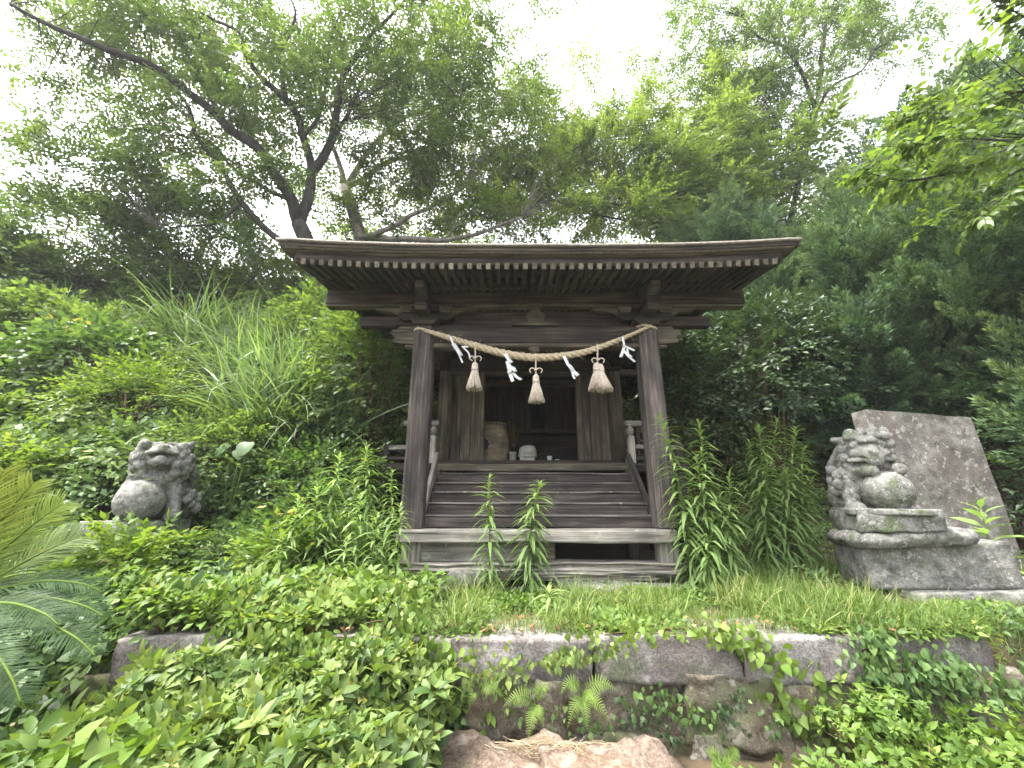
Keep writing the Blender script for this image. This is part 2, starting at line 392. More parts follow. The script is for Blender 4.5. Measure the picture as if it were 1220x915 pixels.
tag(rock('step_boulder', (.95, 1.75, .25), (.7, .5, .3), M['boulder'], None, (0, 0, .2), seed=44, rnd=.5, rough=.06, cuts=10), 'low dark boulder sunk in leaves below the wall', 'boulder', 'boulders below the wall')

# foundation stones of the shrine
XC = .25
fnd = empty('foundation', (XC, 3.75, .85), 'flat foundation stones beneath the rotten front log', 'stones')
for i, (x0, x1, y0, y1, zt) in enumerate([(-1.02, -.35, 3.50, 4.1, .885), (-.33, .34, 3.52, 4.1, .875), (.36, 1.55, 3.48, 4.1, .905)]):
    rock('foundation_stone', ((x0+x1)/2, (y0+y1)/2, zt-.11), (x1-x0, y1-y0, .22), M['stone'], fnd, (0, 0, .01*i), seed=60+i, rnd=.12, rough=.03, cuts=8)
tag(rock('lichen_rock', at(556, 687, 3.56)+Vector((0, 0, -.01)), (.30, .16, .13), M['statue'], None, seed=71, rnd=.5, rough=.03), 'small pale lichen covered rock leaning on the front log', 'rock')

# ------------------------------------------------------------------ shrine
sh = empty('shrine', (XC, 4.8, .9), 'small weathered wooden shrine with wide eaves and straw rope', 'shrine')
PX = 1.17; PY = 3.8
for s in (-1, 1):
    # chamfered square pillar
    bm = bmesh.new(); bmesh.ops.create_cube(bm, size=1); L = 1.99
    bmesh.ops.scale(bm, vec=(L, .205, .205), verts=bm.verts)
    bmesh.ops.bevel(bm, geom=[e for e in bm.edges if abs((e.verts[0].co-e.verts[1].co).x) > .5], offset=.03, segments=1, affect='EDGES')
    for k in range(1, 8): bmesh.ops.bisect_plane(bm, geom=bm.verts[:]+bm.edges[:]+bm.faces[:], plane_co=(-L/2+L*k/8, 0, 0), plane_no=(1, 0, 0))
    jitter(bm, .006, 3, s)
    mw = Matrix.Rotation(-math.pi/2, 4, 'Y'); mw.translation = (XC+s*PX, PY, 1.335+L/2)
    mesh_obj('porch_pillar', from_bm(bm, 'pillar'), M['pillar'], sh, mw)
    # foot: short post below the sill, only the right one shows
    beam('short_post', (XC+s*(PX-.02), 3.78, 1.04), (XC+s*(PX-.02), 3.78, 1.235), .17, .17, M['grey'], sh, bev=.012, wob=.006, seg=3, seed=s)
# sill plank and log
beam('sill_beam', (XC-1.27, 3.72, 1.278), (XC+1.2, 3.72, 1.272), .22, .105, M['grey'], sh, bev=.012, wob=.012, seg=14, seed=5)
beam('infill_board', (XC-1.13, 3.75, 1.145), (XC-.06, 3.75, 1.145), .05, .175, M['grey'], sh, bev=.006, wob=.005, seg=6, seed=6)
beam('infill_board', (XC-.62, 3.80, 1.14), (XC+.14, 3.80, 1.13), .05, .18, M['board'], sh, bev=.006)
def split_log(name, x0, x1, y, z, w_, h, seed, parent):
    "rotten timber split into long fibres"
    bm = bmesh.new(); bmesh.ops.create_cube(bm, size=1); bmesh.ops.scale(bm, vec=(x1-x0, w_, h), verts=bm.verts)
    for k in range(1, 40): bmesh.ops.bisect_plane(bm, geom=bm.verts[:]+bm.edges[:]+bm.faces[:], plane_co=(-(x1-x0)/2+(x1-x0)*k/40, 0, 0), plane_no=(1, 0, 0))
    for k in range(1, 9): bmesh.ops.bisect_plane(bm, geom=bm.verts[:]+bm.edges[:]+bm.faces[:], plane_co=(0, 0, -h/2+h*k/9), plane_no=(0, 0, 1))
    for v in bm.verts:
        q = v.co
        g_ = noise.noise(Vector((q.x*1.1+seed, 3.0, q.z*38)))+.5*noise.noise(Vector((q.x*4+seed, 5.0, q.z*90)))
        if q.y < 0: v.co.y += -.02+.045*g_
        v.co.z += .012*noise.noise(Vector((q.x*2.5+seed, 1.0, 0)))
        if abs(abs(q.x)-(x1-x0)/2) < .02: v.co.x += .12*g_
    return mesh_obj(name, from_bm(bm, 'log'), M['grey'], parent, Matrix.Translation((( x0+x1)/2, y, z)))
split_log('bottom_log', XC-1.17, XC+1.22, 3.74, 1.015, .20, .085, 2, sh)
split_log('bottom_log', XC-1.14, XC+.98, 3.76, .945, .18, .055, 9, sh)
# stairs
st = beam('stair_stringer', (XC-1.13, 3.85, 1.28), (XC-1.13, 4.78, 1.86), .06, .22, M['step'], sh)
beam('stair_stringer', (XC+1.13, 3.85, 1.28), (XC+1.13, 4.78, 1.86), .06, .22, M['step'], sh)
NS = 6
for i in range(NS-1):
    y = 3.93+.168*i; z = 1.325+.106*(i+1)
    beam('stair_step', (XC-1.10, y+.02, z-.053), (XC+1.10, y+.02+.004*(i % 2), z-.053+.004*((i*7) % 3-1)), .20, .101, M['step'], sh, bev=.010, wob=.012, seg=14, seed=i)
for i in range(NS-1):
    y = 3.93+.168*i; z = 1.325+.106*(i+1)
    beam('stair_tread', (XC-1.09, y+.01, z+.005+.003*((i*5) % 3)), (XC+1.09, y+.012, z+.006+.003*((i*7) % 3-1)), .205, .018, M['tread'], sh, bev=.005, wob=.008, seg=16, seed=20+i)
# handrail boards of the stair
beam('handrail', at(521, 542, 4.62), at(504, 610, 3.92), .05, .085, M['grey'], sh, bev=.01, wob=.006, seg=5, seed=1)
beam('handrail', at(748, 545, 4.62), at(782, 628, 3.93), .05, .12, M['pillar'], sh, bev=.01, wob=.006, seg=5, seed=2)
# veranda
VZ = 2.0
for i in range(4):
    beam('floor_plank', (XC-1.85, 4.79+.128*i, VZ-.022), (XC+1.85, 4.79+.128*i, VZ-.022+.003*(i % 2)), .122, .044, M['step'], sh, bev=.006, wob=.004, seg=6, seed=i)
for s in (-1, 1):
    for i in range(5):
        beam('floor_plank', (XC+s*(1.25+.125*i), 5.28, VZ-.024), (XC+s*(1.25+.125*i), 7.0, VZ-.024), .119, .044, M['step'], sh, bev=.006)
beam('door_sill', (XC-1.17, 5.06, VZ+.02), (XC+1.17, 5.06, VZ+.02), .16, .075, M['dark'], sh, wob=.004, seg=6)
beam('rim_beam', (XC-1.22, 4.735, VZ-.055), (XC+1.22, 4.735, VZ-.05), .075, .085, M['board'], sh, bev=.012, wob=.010, seg=12, seed=3)
for s in (-1, 1):
    beam('rim_beam', (XC+s*1.23, 4.735, VZ-.06), (XC+s*1.85, 4.735, VZ-.06), .075, .09, M['dark'], sh, bev=.01)
    beam('rim_beam', (XC+s*1.84, 4.78, VZ-.09), (XC+s*1.84, 7.0, VZ-.09), .08, .10, M['dark'], sh)
    for y in (4.8, 5.9, 6.9): beam('veranda_post', (XC+s*1.78, y, .86), (XC+s*1.78, y, VZ-.1), .13, .13, M['step'], sh, bev=.012)
    beam('support_board', (XC+s*1.15, 4.86, .9), (XC+s*1.15, 4.86, VZ-.05), .12, .12, M['dark'], sh)
    # railing
    beam('rail_post', (XC+s*1.22, 4.78, VZ-.05), (XC+s*1.22, 4.78, VZ+.34), .075, .075, M['grey'], sh, bev=.01)
    bm = bmesh.new(); bmesh.ops.create_uvsphere(bm, u_segments=10, v_segments=7, radius=.045)
    for v in bm.verts: v.co.z *= 1.25+.5*max(0, v.co.z/.045)**3
    mesh_obj('post_finial', from_bm(bm, 'finial', True), M['grey'], sh, Matrix.Translation((XC+s*1.22, 4.78, VZ+.39)))
    beam('railing', (XC+s*1.17, 4.84, VZ+.50), (XC+s*(1.62 if s < 0 else 1.45), 4.84, VZ+.50), .07, .07, M['grey'], sh, bev=.012)
    beam('railing', (XC+s*1.26, 4.80, VZ+.20), (XC+s*1.86, 4.80, VZ+.19), .055, .055, M['grey'], sh, bev=.01)
    beam('railing', (XC+s*1.26, 4.80, VZ+.06), (XC+s*1.86, 4.80, VZ+.06), .055, .045, M['dark'], sh, bev=.01)
    beam('railing', (XC+s*1.80, 4.80, VZ+.20), (XC+s*1.80, 6.95, VZ+.19), .055, .055, M['grey'], sh, bev=.01)
    beam('rail_post', (XC+s*1.80, 4.80, VZ), (XC+s*1.80, 4.80, VZ+.30), .07, .07, M['dark'], sh, bev=.01)
    beam('rail_post', (XC+s*1.80, 6.9, VZ), (XC+s*1.80, 6.9, VZ+.30), .07, .07, M['dark'], sh, bev=.01)
    beam('rail_post', (XC+s*1.34, 4.87, VZ+.1), (XC+s*1.34, 4.87, VZ+.47), .05, .05, M['dark'], sh, bev=.008)
# crawl-space boards closing the underside
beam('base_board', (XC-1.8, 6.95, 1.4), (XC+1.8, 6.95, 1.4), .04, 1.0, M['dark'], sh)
# main hall
FY = 5.18; BY = 6.9
for s in (-1, 1):
    for y in (FY, BY):
        bm = bmesh.new(); bmesh.ops.create_cone(bm, cap_ends=True, segments=16, radius1=.098, radius2=.092, depth=1.0)
        bmesh.ops.rotate(bm, verts=bm.verts, cent=(0, 0, 0), matrix=Matrix.Rotation(math.pi/2, 3, 'Y')); bmesh.ops.scale(bm, vec=(1.85, 1, 1), verts=bm.verts)
        mw = Matrix.Rotation(-math.pi/2, 4, 'Y'); mw.translation = (XC+s*1.17, y, VZ+.925)
        mesh_obj('hall_post', from_bm(bm, 'post', True), M['board'], sh, mw)
    # side wall boards
    for i in range(9):
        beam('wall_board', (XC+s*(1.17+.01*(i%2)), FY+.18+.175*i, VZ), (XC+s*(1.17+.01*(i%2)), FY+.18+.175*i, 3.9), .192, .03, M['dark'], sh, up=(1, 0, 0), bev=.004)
    # front wing panels beside the doorway
    x0, x1 = (.68, 1.08); nb = 3
    for i in range(nb):
        xa = x0+(x1-x0)*(i+.5)/nb
        beam('wing_board', (XC+s*xa, FY+.03+.006*i, VZ+.05), (XC+s*xa, FY+.03+.006*i, 3.30), (x1-x0)/nb-.004, .028, M['board'], sh, up=(0, 1, 0), bev=.005)
    beam('door_jamb', (XC+s*.66, FY-.02, VZ+.05), (XC+s*.66, FY-.02, 3.30), .07, .09, M['board'], sh, up=(0, 1, 0), bev=.01)
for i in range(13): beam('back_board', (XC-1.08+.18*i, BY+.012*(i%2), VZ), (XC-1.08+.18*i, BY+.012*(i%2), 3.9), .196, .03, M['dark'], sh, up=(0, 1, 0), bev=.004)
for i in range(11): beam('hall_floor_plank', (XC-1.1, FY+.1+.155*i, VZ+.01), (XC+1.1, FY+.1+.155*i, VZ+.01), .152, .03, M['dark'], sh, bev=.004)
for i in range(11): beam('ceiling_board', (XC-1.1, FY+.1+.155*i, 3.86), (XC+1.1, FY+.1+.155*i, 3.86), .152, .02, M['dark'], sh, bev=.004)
beam('lintel', (XC-1.25, FY-.08, 3.375), (XC+1.25, FY-.08, 3.375), .10, .17, M['dark'], sh, bev=.012, wob=.003, seg=4)
beam('lintel', (XC-1.10, FY, 3.275), (XC+1.10, FY, 3.275), .12, .05, M['board'], sh, bev=.006)
beam('transom_board', (XC-1.10, FY+.02, 3.55), (XC+1.10, FY+.02, 3.55), .03, .22, M['dark'], sh, bev=.005)
beam('hall_tie_beam', (XC-1.45, FY, 3.72), (XC+1.45, FY, 3.72), .15, .15, M['dark'], sh, bev=.012)
beam('hall_purlin', (XC-2.1, 5.08, 3.87), (XC+2.1, 5.08, 3.87), .16, .16, M['dark'], sh, bev=.012)
beam('hall_purlin', (XC-2.1, BY+.05, 3.78), (XC+2.1, BY+.05, 3.78), .16, .16, M['dark'], sh, bev=.012)
for s in (-1, 1):
    for y in (FY+.05, BY):
        beam('side_tie_beam', (XC+s*1.17, FY-.35, 3.42), (XC+s*1.17, BY+.3, 3.42), .12, .17, M['dark'], sh, bev=.012) if y < 6 else None
    beam('side_beam', (XC+s*1.3, 5.6, 3.42), (XC+s*2.0, 5.6, 3.42), .10, .10, M['board'], sh, bev=.01)
    # beam joining porch pillar and hall post
    pts = [(XC+s*PX, 3.9, 3.22), (XC+s*PX, 4.3, 3.36), (XC+s*PX, 4.8, 3.42), (XC+s*PX, 5.15, 3.40)]
    mb_ = MB(); mb_.tube(catmull(pts, 4), .075, .075, 8); mb_.obj('rainbow_beam', M['dark'], sh, True)
# inner sanctuary seen in the dark
beam('altar_shelf', (XC-.95, 6.15, 2.62), (XC+1.0, 6.15, 2.62), .14, .06, M['dark'], sh, bev=.008)
beam('altar_shelf', (XC-.95, 6.30, 2.35), (XC+1.0, 6.30, 2.35), .05, .46, M['dark'], sh, bev=.008)
for xx in (-.92, -.38, .02, .30, .98): beam('altar_post', (XC+xx, 6.18, 2.65), (XC+xx, 6.18, 3.5), .09, .08, M['dark'], sh, up=(0, 1, 0), bev=.008)
beam('altar_beam', (XC-.97, 6.14, 3.42), (XC+1.03, 6.14, 3.42), .08, .10, M['board'], sh, bev=.008)
for xx in (-.65, -.18, .62): beam('altar_door', (XC+xx, 6.26, 2.66), (XC+xx, 6.26, 3.38), .36 if xx < .5 else .58, .03, M['dark'], sh, up=(0, 1, 0), bev=.006)
# porch frame
beam('rainbow_tie_beam', (XC-1.08, PY, 3.235), (XC+1.08, PY, 3.235), .15, .20, M['dark'], sh, bev=.02, wob=.004, seg=8)
beam('rainbow_tie_beam_lip', (XC-1.07, PY-.01, 3.118), (XC+1.07, PY-.01, 3.118), .13, .05, M['board'], sh, bev=.012)
bm = bmesh.new(); bmesh.ops.create_cone(bm, cap_ends=True, segments=10, radius1=.03, radius2=.075, depth=.06)
mesh_obj('beam_boss', from_bm(bm, 'boss'), M['board'], sh, Matrix.Translation((XC-.02, PY-.02, 3.068)))
def carved(name, prof, y0, y1, m, parent, loc):
    "profile in XZ extruded along Y"
    bm = bmesh.new(); a = [bm.verts.new((x, y0, z)) for x, z in prof]; b = [bm.verts.new((x, y1, z)) for x, z in prof]
    bm.faces.new(a); bm.faces.new(b[::-1])
    for i in range(len(a)): bm.faces.new((a[i-1], a[i], b[i], b[i-1])[::-1])
    bmesh.ops.recalc_face_normals(bm, faces=bm.faces[:])
    bmesh.ops.triangulate(bm, faces=[f for f in bm.faces if len(f.verts) > 4])
    return mesh_obj(name, from_bm(bm, name), m, parent, Matrix.Translation(Vector(loc)))
# frog-leg strut
half = [(0, .20), (.05, .20), (.055, .155), (.09, .13), (.10, .09), (.085, .05), (.115, .035), (.20, .035), (.25, .0), (0, .0)]
prof = half[:-1]+[(-x, z) for x, z in half[:-1][::-1][:-1]]
carved('frog_leg_strut', prof, -.035, .035, M['board'], sh, (XC, PY-.02, 3.352))
beam('strut_block', (XC-.065, PY-.02, 3.575), (XC+.065, PY-.02, 3.575), .12, .045, M['board'], sh, bev=.008)
beam('frieze_board', (XC-1.05, PY+.05, 3.46), (XC+1.05, PY+.05, 3.46), .025, .20, M['dark'], sh, bev=.004)
for s in (-1, 1):
    bx_ = XC+s*PX
    # nose of the tie beam
    nose = [(0, .1), (.16, .1), (.20, .06), (.235, .07), (.26, .02), (.20, -.02), (.23, -.07), (.15, -.09), (0, -.1)]
    carved('beam_nose', [(s*x, z) for x, z in nose], -.06, .06, M['board'], sh, (bx_+s*.098, PY, 3.235))
    beam('nose_lip', (bx_+s*.10, PY, 3.112), (bx_+s*.20, PY, 3.118), .10, .04, M['board'], sh, bev=.012)
    # large bearing block, bracket arm, three small blocks
    blk = [(-.10, 0), (.10, 0), (.135, .05), (.135, .095), (-.135, .095), (-.135, .05)]
    carved('bearing_block', blk, -.13, .13, M['dark'], sh, (bx_, PY, 3.335))
    arm = [(-.29, .085), (-.29, .035), (-.24, .0), (.24, .0), (.29, .035), (.29, .085)]
    carved('bracket_arm', arm, -.055, .055, M['dark'], sh, (bx_, PY, 3.412))
    carved('bracket_arm', [(-.055, 0), (.055, 0), (.055, .085), (-.055, .085)], -.30, .30, M['dark'], sh, (bx_, PY, 3.414))
    for dx in (-.215, 0, .215):
        sb = [(-.05, 0), (.05, 0), (.068, .025), (.068, .068), (-.068, .068), (-.068, .025)]
        carved('small_block', sb, -.07, .07, M['pale_end'] if dx else M['dark'], sh, (bx_+dx, PY-.01, 3.496))
    carved('small_block', [(-.05, 0), (.05, 0), (.068, .025), (.068, .068), (-.068, .068), (-.068, .025)], -.07, .07, M['dark'], sh, (bx_, PY-.24, 3.497))
    # beam nose above the block, projecting forward through the purlin
    carved('bracket_nose', [(-.05, 0), (.05, 0), (.05, .21), (-.05, .21)], -.36, -.06, M['dark'], sh, (bx_, PY, 3.566))
    carved('bracket_nose', [(-.04, 0), (.04, 0), (.045, .07), (-.045, .07)], -.16, 0, M['board'], sh, (bx_-.02*s, PY-.32, 3.56))
    carved('bracket_shoulder', [(s*.0, 0), (s*.30, 0), (s*.27, -.03), (s*.10, -.05), (s*.04, -.09), (0, -.09)], -.04, .04, M['board'], sh, (bx_+s*.272, PY, 3.565))
    carved('bracket_shoulder', [(-s*.0, 0), (-s*.30, 0), (-s*.27, -.03), (-s*.10, -.05), (-s*.04, -.09), (0, -.09)], -.04, .04, M['board'], sh, (bx_-s*.272, PY, 3.565))
beam('porch_purlin', (XC-2.26, PY, 3.675), (XC+2.26, PY, 3.675), .155, .185, M['roofwood'], sh, bev=.015, wob=.003, seg=12)
beam('purlin_strip', (XC-2.24, PY-.03, 3.573), (XC+2.24, PY-.03, 3.573), .10, .02, M['pale_end'], sh, bev=.004)
beam('side_arm', (XC-1.9, PY+.06, 3.43), (XC-1.25, PY+.06, 3.43), .10, .12, M['dark'], sh, bev=.012)
beam('side_arm', (XC+1.25, PY+.06, 3.43), (XC+1.9, PY+.06, 3.43), .10, .12, M['dark'], sh, bev=.012)

# roof: curved deck, rafters, eave boards
def roof_under(y):        # underside of the deck
    ys = [3.0, 3.5, 3.85, 5.08, 5.6, 6.05]; zs = [3.745, 3.825, 3.86, 4.05, 4.35, 4.75]
    return float(np.interp(y, ys, zs)) if y <= 6.05 else float(np.interp(y, [6.05, 6.9, 8.0], [4.75, 4.10, 3.62]))
def sori(x): return .065*min(1, abs(x-XC)/2.3)**3
HW = 2.36
rf = MB(); ys = list(np.linspace(3.06, 6.05, 22))+list(np.linspace(6.15, 8.0, 12)); xs = np.linspace(XC-HW, XC+HW, 41)
top = []; bot = []
for y in ys:
    tck = .10 if y < 3.4 else .13
    for xx in xs:
        zz = roof_under(y)+sori(xx)
        top.append((xx, y, zz+tck)); bot.append((xx, y, zz))
V = np.array(top+bot); nX = len(xs); nY = len(ys); o_ = nX*nY; F = []
for j in range(nY-1):
    for i in range(nX-1):
        a = j*nX+i; F += [(a, a+1, a+nX+1), (a, a+nX+1, a+nX), (o_+a, o_+a+nX+1, o_+a+1), (o_+a, o_+a+nX, o_+a+nX+1)]
for j in range(nY-1):
    for i in (0, nX-1):
        a = j*nX+i; F += [(a, a+nX, o_+a+nX), (a, o_+a+nX, o_+a)]
for i in range(nX-1):
    for j in (0, nY-1):
        a = j*nX+i; F += [(a, o_+a+1, a+1), (a, o_+a, o_+a+1)]
rf.add(V, F); roof = rf.obj('roof', M['roof'], sh)
def eave_board(name, hw, y, zlo, zhi, th, m, nseg=36, seed=0):
    "long board along the eave that follows its upward curve"
    b_ = MB(); V = []; F = []
    for i in range(nseg+1):
        xx = XC-hw+2*hw*i/nseg; s_ = sori(xx)+.004*noise.noise(Vector((xx*2, seed, 0)))
        V += [(xx, y, zlo+s_), (xx, y+th, zlo+s_), (xx, y+th, zhi+s_), (xx, y, zhi+s_)]
    for i in range(nseg):
        for k in range(4):
            a = i*4+k; b2 = i*4+(k+1) % 4; F += [(a, b2, b2+4), (a, b2+4, a+4)]
    e_ = nseg*4; F += [(0, 2, 1), (0, 3, 2), (e_, e_+1, e_+2), (e_, e_+2, e_+3)]
    b_.add(V, F); return b_.obj(name, m, roof, False, (XC, y, zlo))
eave_board('eave_board', 2.43, 3.035, 3.812, 3.838, .22, M['roof'], seed=1)
eave_board('eave_board', 2.40, 3.055, 3.766, 3.810, .20, M['roofwood'], seed=2)
eave_board('eave_board', 2.36, 3.085, 3.742, 3.764, .15, M['board'], seed=3)
eave_board('eave_board', 2.26, 3.115, 3.665, 3.740, .11, M['dark'], seed=4)
eave_board('rafter_support', 2.24, 3.50, 3.700, 3.765, .09, M['dark'], seed=5)
nR = 52; rme = None
for i in range(nR):
    xx = XC-2.17+4.34*i/(nR-1); s_ = sori(xx)
    beam('flying_rafter', (xx, 3.095, 3.632+s_), (xx, 3.60, 3.728+s_*.9), .042, .056, M['roofwood'], roof, bev=.003)
    beam('rafter_end', (xx, 3.083, 3.63+s_), (xx, 3.097, 3.6325+s_), .043, .057, M['board'] if i % 4 else M['pale_end'], roof, bev=.002)
    beam('base_rafter', (xx, 3.46, 3.70+s_*.8), (xx, 5.12, 3.985+s_*.5), .045, .06, M['roofwood'], roof, bev=.003)
for i in range(26):
    xx = XC-2.17+4.34*i/25
    beam('rear_rafter', (xx, 6.1, 4.66), (xx, 7.95, 3.60), .05, .06, M['dark'], roof, bev=.003)
for s in (-1, 1):        # verge boards
    prev = None
    for (y0, y1) in [(3.14, 3.5), (3.5, 3.9), (3.9, 5.1), (5.1, 5.6), (5.6, 6.05), (6.05, 6.9), (6.9, 7.95)]:
        xx = XC+s*2.27; so_ = sori(xx)
        beam('verge_board', (xx, y0, roof_under(y0)+so_-.045), (xx, y1+.01, roof_under(y1+.01)+so_-.045), .05, .13, M['roofwood'], roof, bev=.006)
bm_ = beam('ridge_beam', (XC-2.42, 6.07, 4.98), (XC+2.42, 6.07, 4.98), .24, .24, M['dark'], roof, bev=.02)

# ------------------------------------------------------------------ carved statues: a distance field turned into a mesh
def surface_nets(D, o, h):
    "mesh of the zero level of D (3-D array), o = origin, h = cell size"
    S = D < 0
    nx, ny, nz = D.shape
    c = np.zeros((nx-1, ny-1, nz-1), np.int8)
    for a in (0, 1):
        for b in (0, 1):
            for d in (0, 1): c += S[a:nx-1+a, b:ny-1+b, d:nz-1+d]
    act = (c > 0) & (c < 8); idx = np.full(act.shape, -1, np.int64); I = np.argwhere(act); idx[act] = np.arange(len(I))
    P = np.zeros((len(I), 3)); cnt = np.zeros(len(I))
    cor = [(a, b, d) for a in (0, 1) for b in (0, 1) for d in (0, 1)]
    for p in cor:
        for ax in range(3):
            if p[ax]: continue
            q = list(p); q[ax] = 1
            d0 = D[I[:, 0]+p[0], I[:, 1]+p[1], I[:, 2]+p[2]]; d1 = D[I[:, 0]+q[0], I[:, 1]+q[1], I[:, 2]+q[2]]
            m_ = (d0 < 0) != (d1 < 0); t = np.where(m_, d0/(d0-d1+1e-12), 0)
            pt = np.array(p)[None]+t[:, None]*(np.array(q)-np.array(p))[None]
            P[m_] += pt[m_]; cnt += m_
    V = (I+P/cnt[:, None])*h+np.array(o); F = []
    for ax in range(3):
        b, d = [(1, 2), (2, 0), (0, 1)][ax]
        sl0 = [slice(1, -1)]*3; sl0[ax] = slice(0, -1); sl1 = [slice(1, -1)]*3; sl1[ax] = slice(1, None)
        s0 = S[tuple(sl0)]; s1 = S[tuple(sl1)]
        for flip, m_ in ((False, s0 & ~s1), (True, ~s0 & s1)):
            E_ = np.argwhere(m_)
            if len(E_) == 0: continue
            E_ = E_+1; E_[:, ax] -= 1
            def g(db, dd):
                q = E_.copy(); q[:, b] += db; q[:, d] += dd; return idx[q[:, 0], q[:, 1], q[:, 2]]
            a0, a1, a2, a3 = g(-1, -1), g(0, -1), g(0, 0), g(-1, 0)
            if flip: a1, a3 = a3, a1
            F += [np.stack([a0, a1, a2], 1), np.stack([a0, a2, a3], 1)]
    return V, np.concatenate(F)
class SDF:
    def __init__(s, lo, hi, h):
        s.o = np.array(lo); s.h = h
        ax = [np.arange(l, u, h) for l, u in zip(lo, hi)]
        s.x, s.y, s.z = np.meshgrid(*ax, indexing='ij'); s.D = np.full(s.x.shape, 9.)
    def ell(s, c, r, rot=None):
        p = [s.x-c[0], s.y-c[1], s.z-c[2]]
        if rot is not None:
            m_ = np.array(Matrix.Rotation(rot[1], 3, rot[0]).transposed()); p = [m_[i, 0]*p[0]+m_[i, 1]*p[1]+m_[i, 2]*p[2] for i in range(3)]
        r = (r, r, r) if np.isscalar(r) else r
        k0 = np.sqrt(sum((p[i]/r[i])**2 for i in range(3))); k1 = np.sqrt(sum((p[i]/r[i]**2)**2 for i in range(3)))+1e-9
        return k0*(k0-1)/k1
    def cap(s, a, b, r0, r1):
        a = np.array(a); b = np.array(b); d = b-a
        t = np.clip(((s.x-a[0])*d[0]+(s.y-a[1])*d[1]+(s.z-a[2])*d[2])/d.dot(d), 0, 1)
        return np.sqrt((s.x-a[0]-t*d[0])**2+(s.y-a[1]-t*d[1])**2+(s.z-a[2]-t*d[2])**2)-(r0+(r1-r0)*t)
    def add(s, d, k=.02):
        h_ = np.clip(.5+.5*(s.D-d)/k, 0, 1); s.D = s.D*(1-h_)+d*h_-k*h_*(1-h_)
    def cut(s, d, k=.015):
        d = -d; h_ = np.clip(.5-.5*(s.D-d)/k, 0, 1); s.D = s.D*(1-h_)+d*h_+k*h_*(1-h_)
    def mesh(s, name):
        x, y, z = s.x, s.y, s.z
        s.D = s.D+.0022*(np.sin(x*61+y*47)*np.sin(y*71+z*37)*np.sin(z*59+x*83))+.0015*np.sin(x*139+z*97)*np.sin(y*127+x*53)
        V, F = surface_nets(s.D, s.o, s.h); b = MB(); b.add(V, F); return b.mesh(name, True)
def curls(f, pts, r):
    "rows of mane curls: a bead with a spiral groove"
    for i, p in enumerate(pts):
        f.add(f.ell(p, r*(1+.15*math.sin(i*2.3))), .008)
def komainu_up():
    f = SDF((-.38, -.50, -.03), (.48, .48, .80), .0105)
    f.add(f.ell((.04, .06, .30), (.20, .22, .28)), .04)                 # trunk
    f.add(f.ell((.17, .22, .16), (.19, .20, .20)), .05)                 # haunches
    f.add(f.ell((-.14, .24, .14), (.13, .18, .17)), .05)
    f.add(f.ell((.02, -.04, .36), (.175, .16, .13)), .04)               # chest
    f.add(f.cap((-.13, -.05, .36), (-.16, -.22, .30), .07, .055), .03)  # forelegs resting on the ball
    f.add(f.cap((.16, -.04, .34), (.22, -.12, .05), .075, .06), .03)
    f.add(f.ell((.22, -.17, .04), (.07, .10, .05)), .02)
    f.add(f.ell((.03, -.08, .56), (.185, .17, .135)), .04)              # head
    f.add(f.ell((.04, -.20, .60), (.13, .12, .085)), .03)               # upper muzzle, raised
    f.add(f.ell((.04, -.22, .515), (.10, .10, .06)), .02)               # lower jaw
    f.add(f.ell((.04, -.29, .655), (.05, .04, .03)), .02)               # nose
    f.cut(f.ell((.04, -.33, .575), (.125, .12, .030)), .012)            # open mouth
    f.add(f.ell((.04, -.295, .535), (.055, .035, .045)), .015)          # pointed lip
    f.add(f.cap((-.08, -.27, .60), (.04, -.315, .625), .017, .020), .01)
    f.add(f.cap((.04, -.315, .625), (.16, -.27, .60), .020, .017), .01)
    for s_ in (-1, 1):
        f.add(f.ell((.04+s_*.085, -.17, .67), (.035, .035, .028)), .012)
        f.add(f.cap((.04+s_*.03, -.2, .69), (.04+s_*.15, -.13, .69), .022, .016), .01)
    f.add(f.cap((-.12, -.06, .66), (-.17, -.07, .725), .05, .028), .02) # ears
    f.add(f.cap((.20, -.05, .66), (.235, -.05, .715), .05, .028), .02)
    L = [(-.15, -.16, .62), (-.17, -.15, .54), (-.165, -.14, .46), (-.12, -.18, .57), (-.12, -.19, .49), (-.10, -.18, .43), (-.19, -.06, .58), (-.19, -.05, .49), (-.17, -.06, .41), (-.13, -.16, .67)]
    curls(f, L+[(.06-p[0], p[1], p[2]) for p in L], .052)
    for k in range(7):                                                  # mane falling down the back
        f.add(f.cap((.20+.012*k, .02+.03*k, .62-.028*k), (.30, .12+.02*k, .42-.045*k), .042, .03), .008)
    for k in range(5): f.add(f.cap((.16+.02*k, .16, .30-.04*k), (.37-.01*k, .10+.05*k, .23-.035*k), .05, .028), .01)
    curls(f, [(.33, .02, .24), (.37, .08, .20), (.34, .00, .15), (.38, .08, .11), (.30, -.04, .19)], .045)
    f.add(f.cap((-.16, -.20, .375), (.16, -.16, .385), .035, .032), .02)  # collar fold above the ball
    f.D = np.minimum(f.D, f.ell((-.05, -.20, .18), (.20, .195, .185)))  # the ball
    return f.mesh('statue')
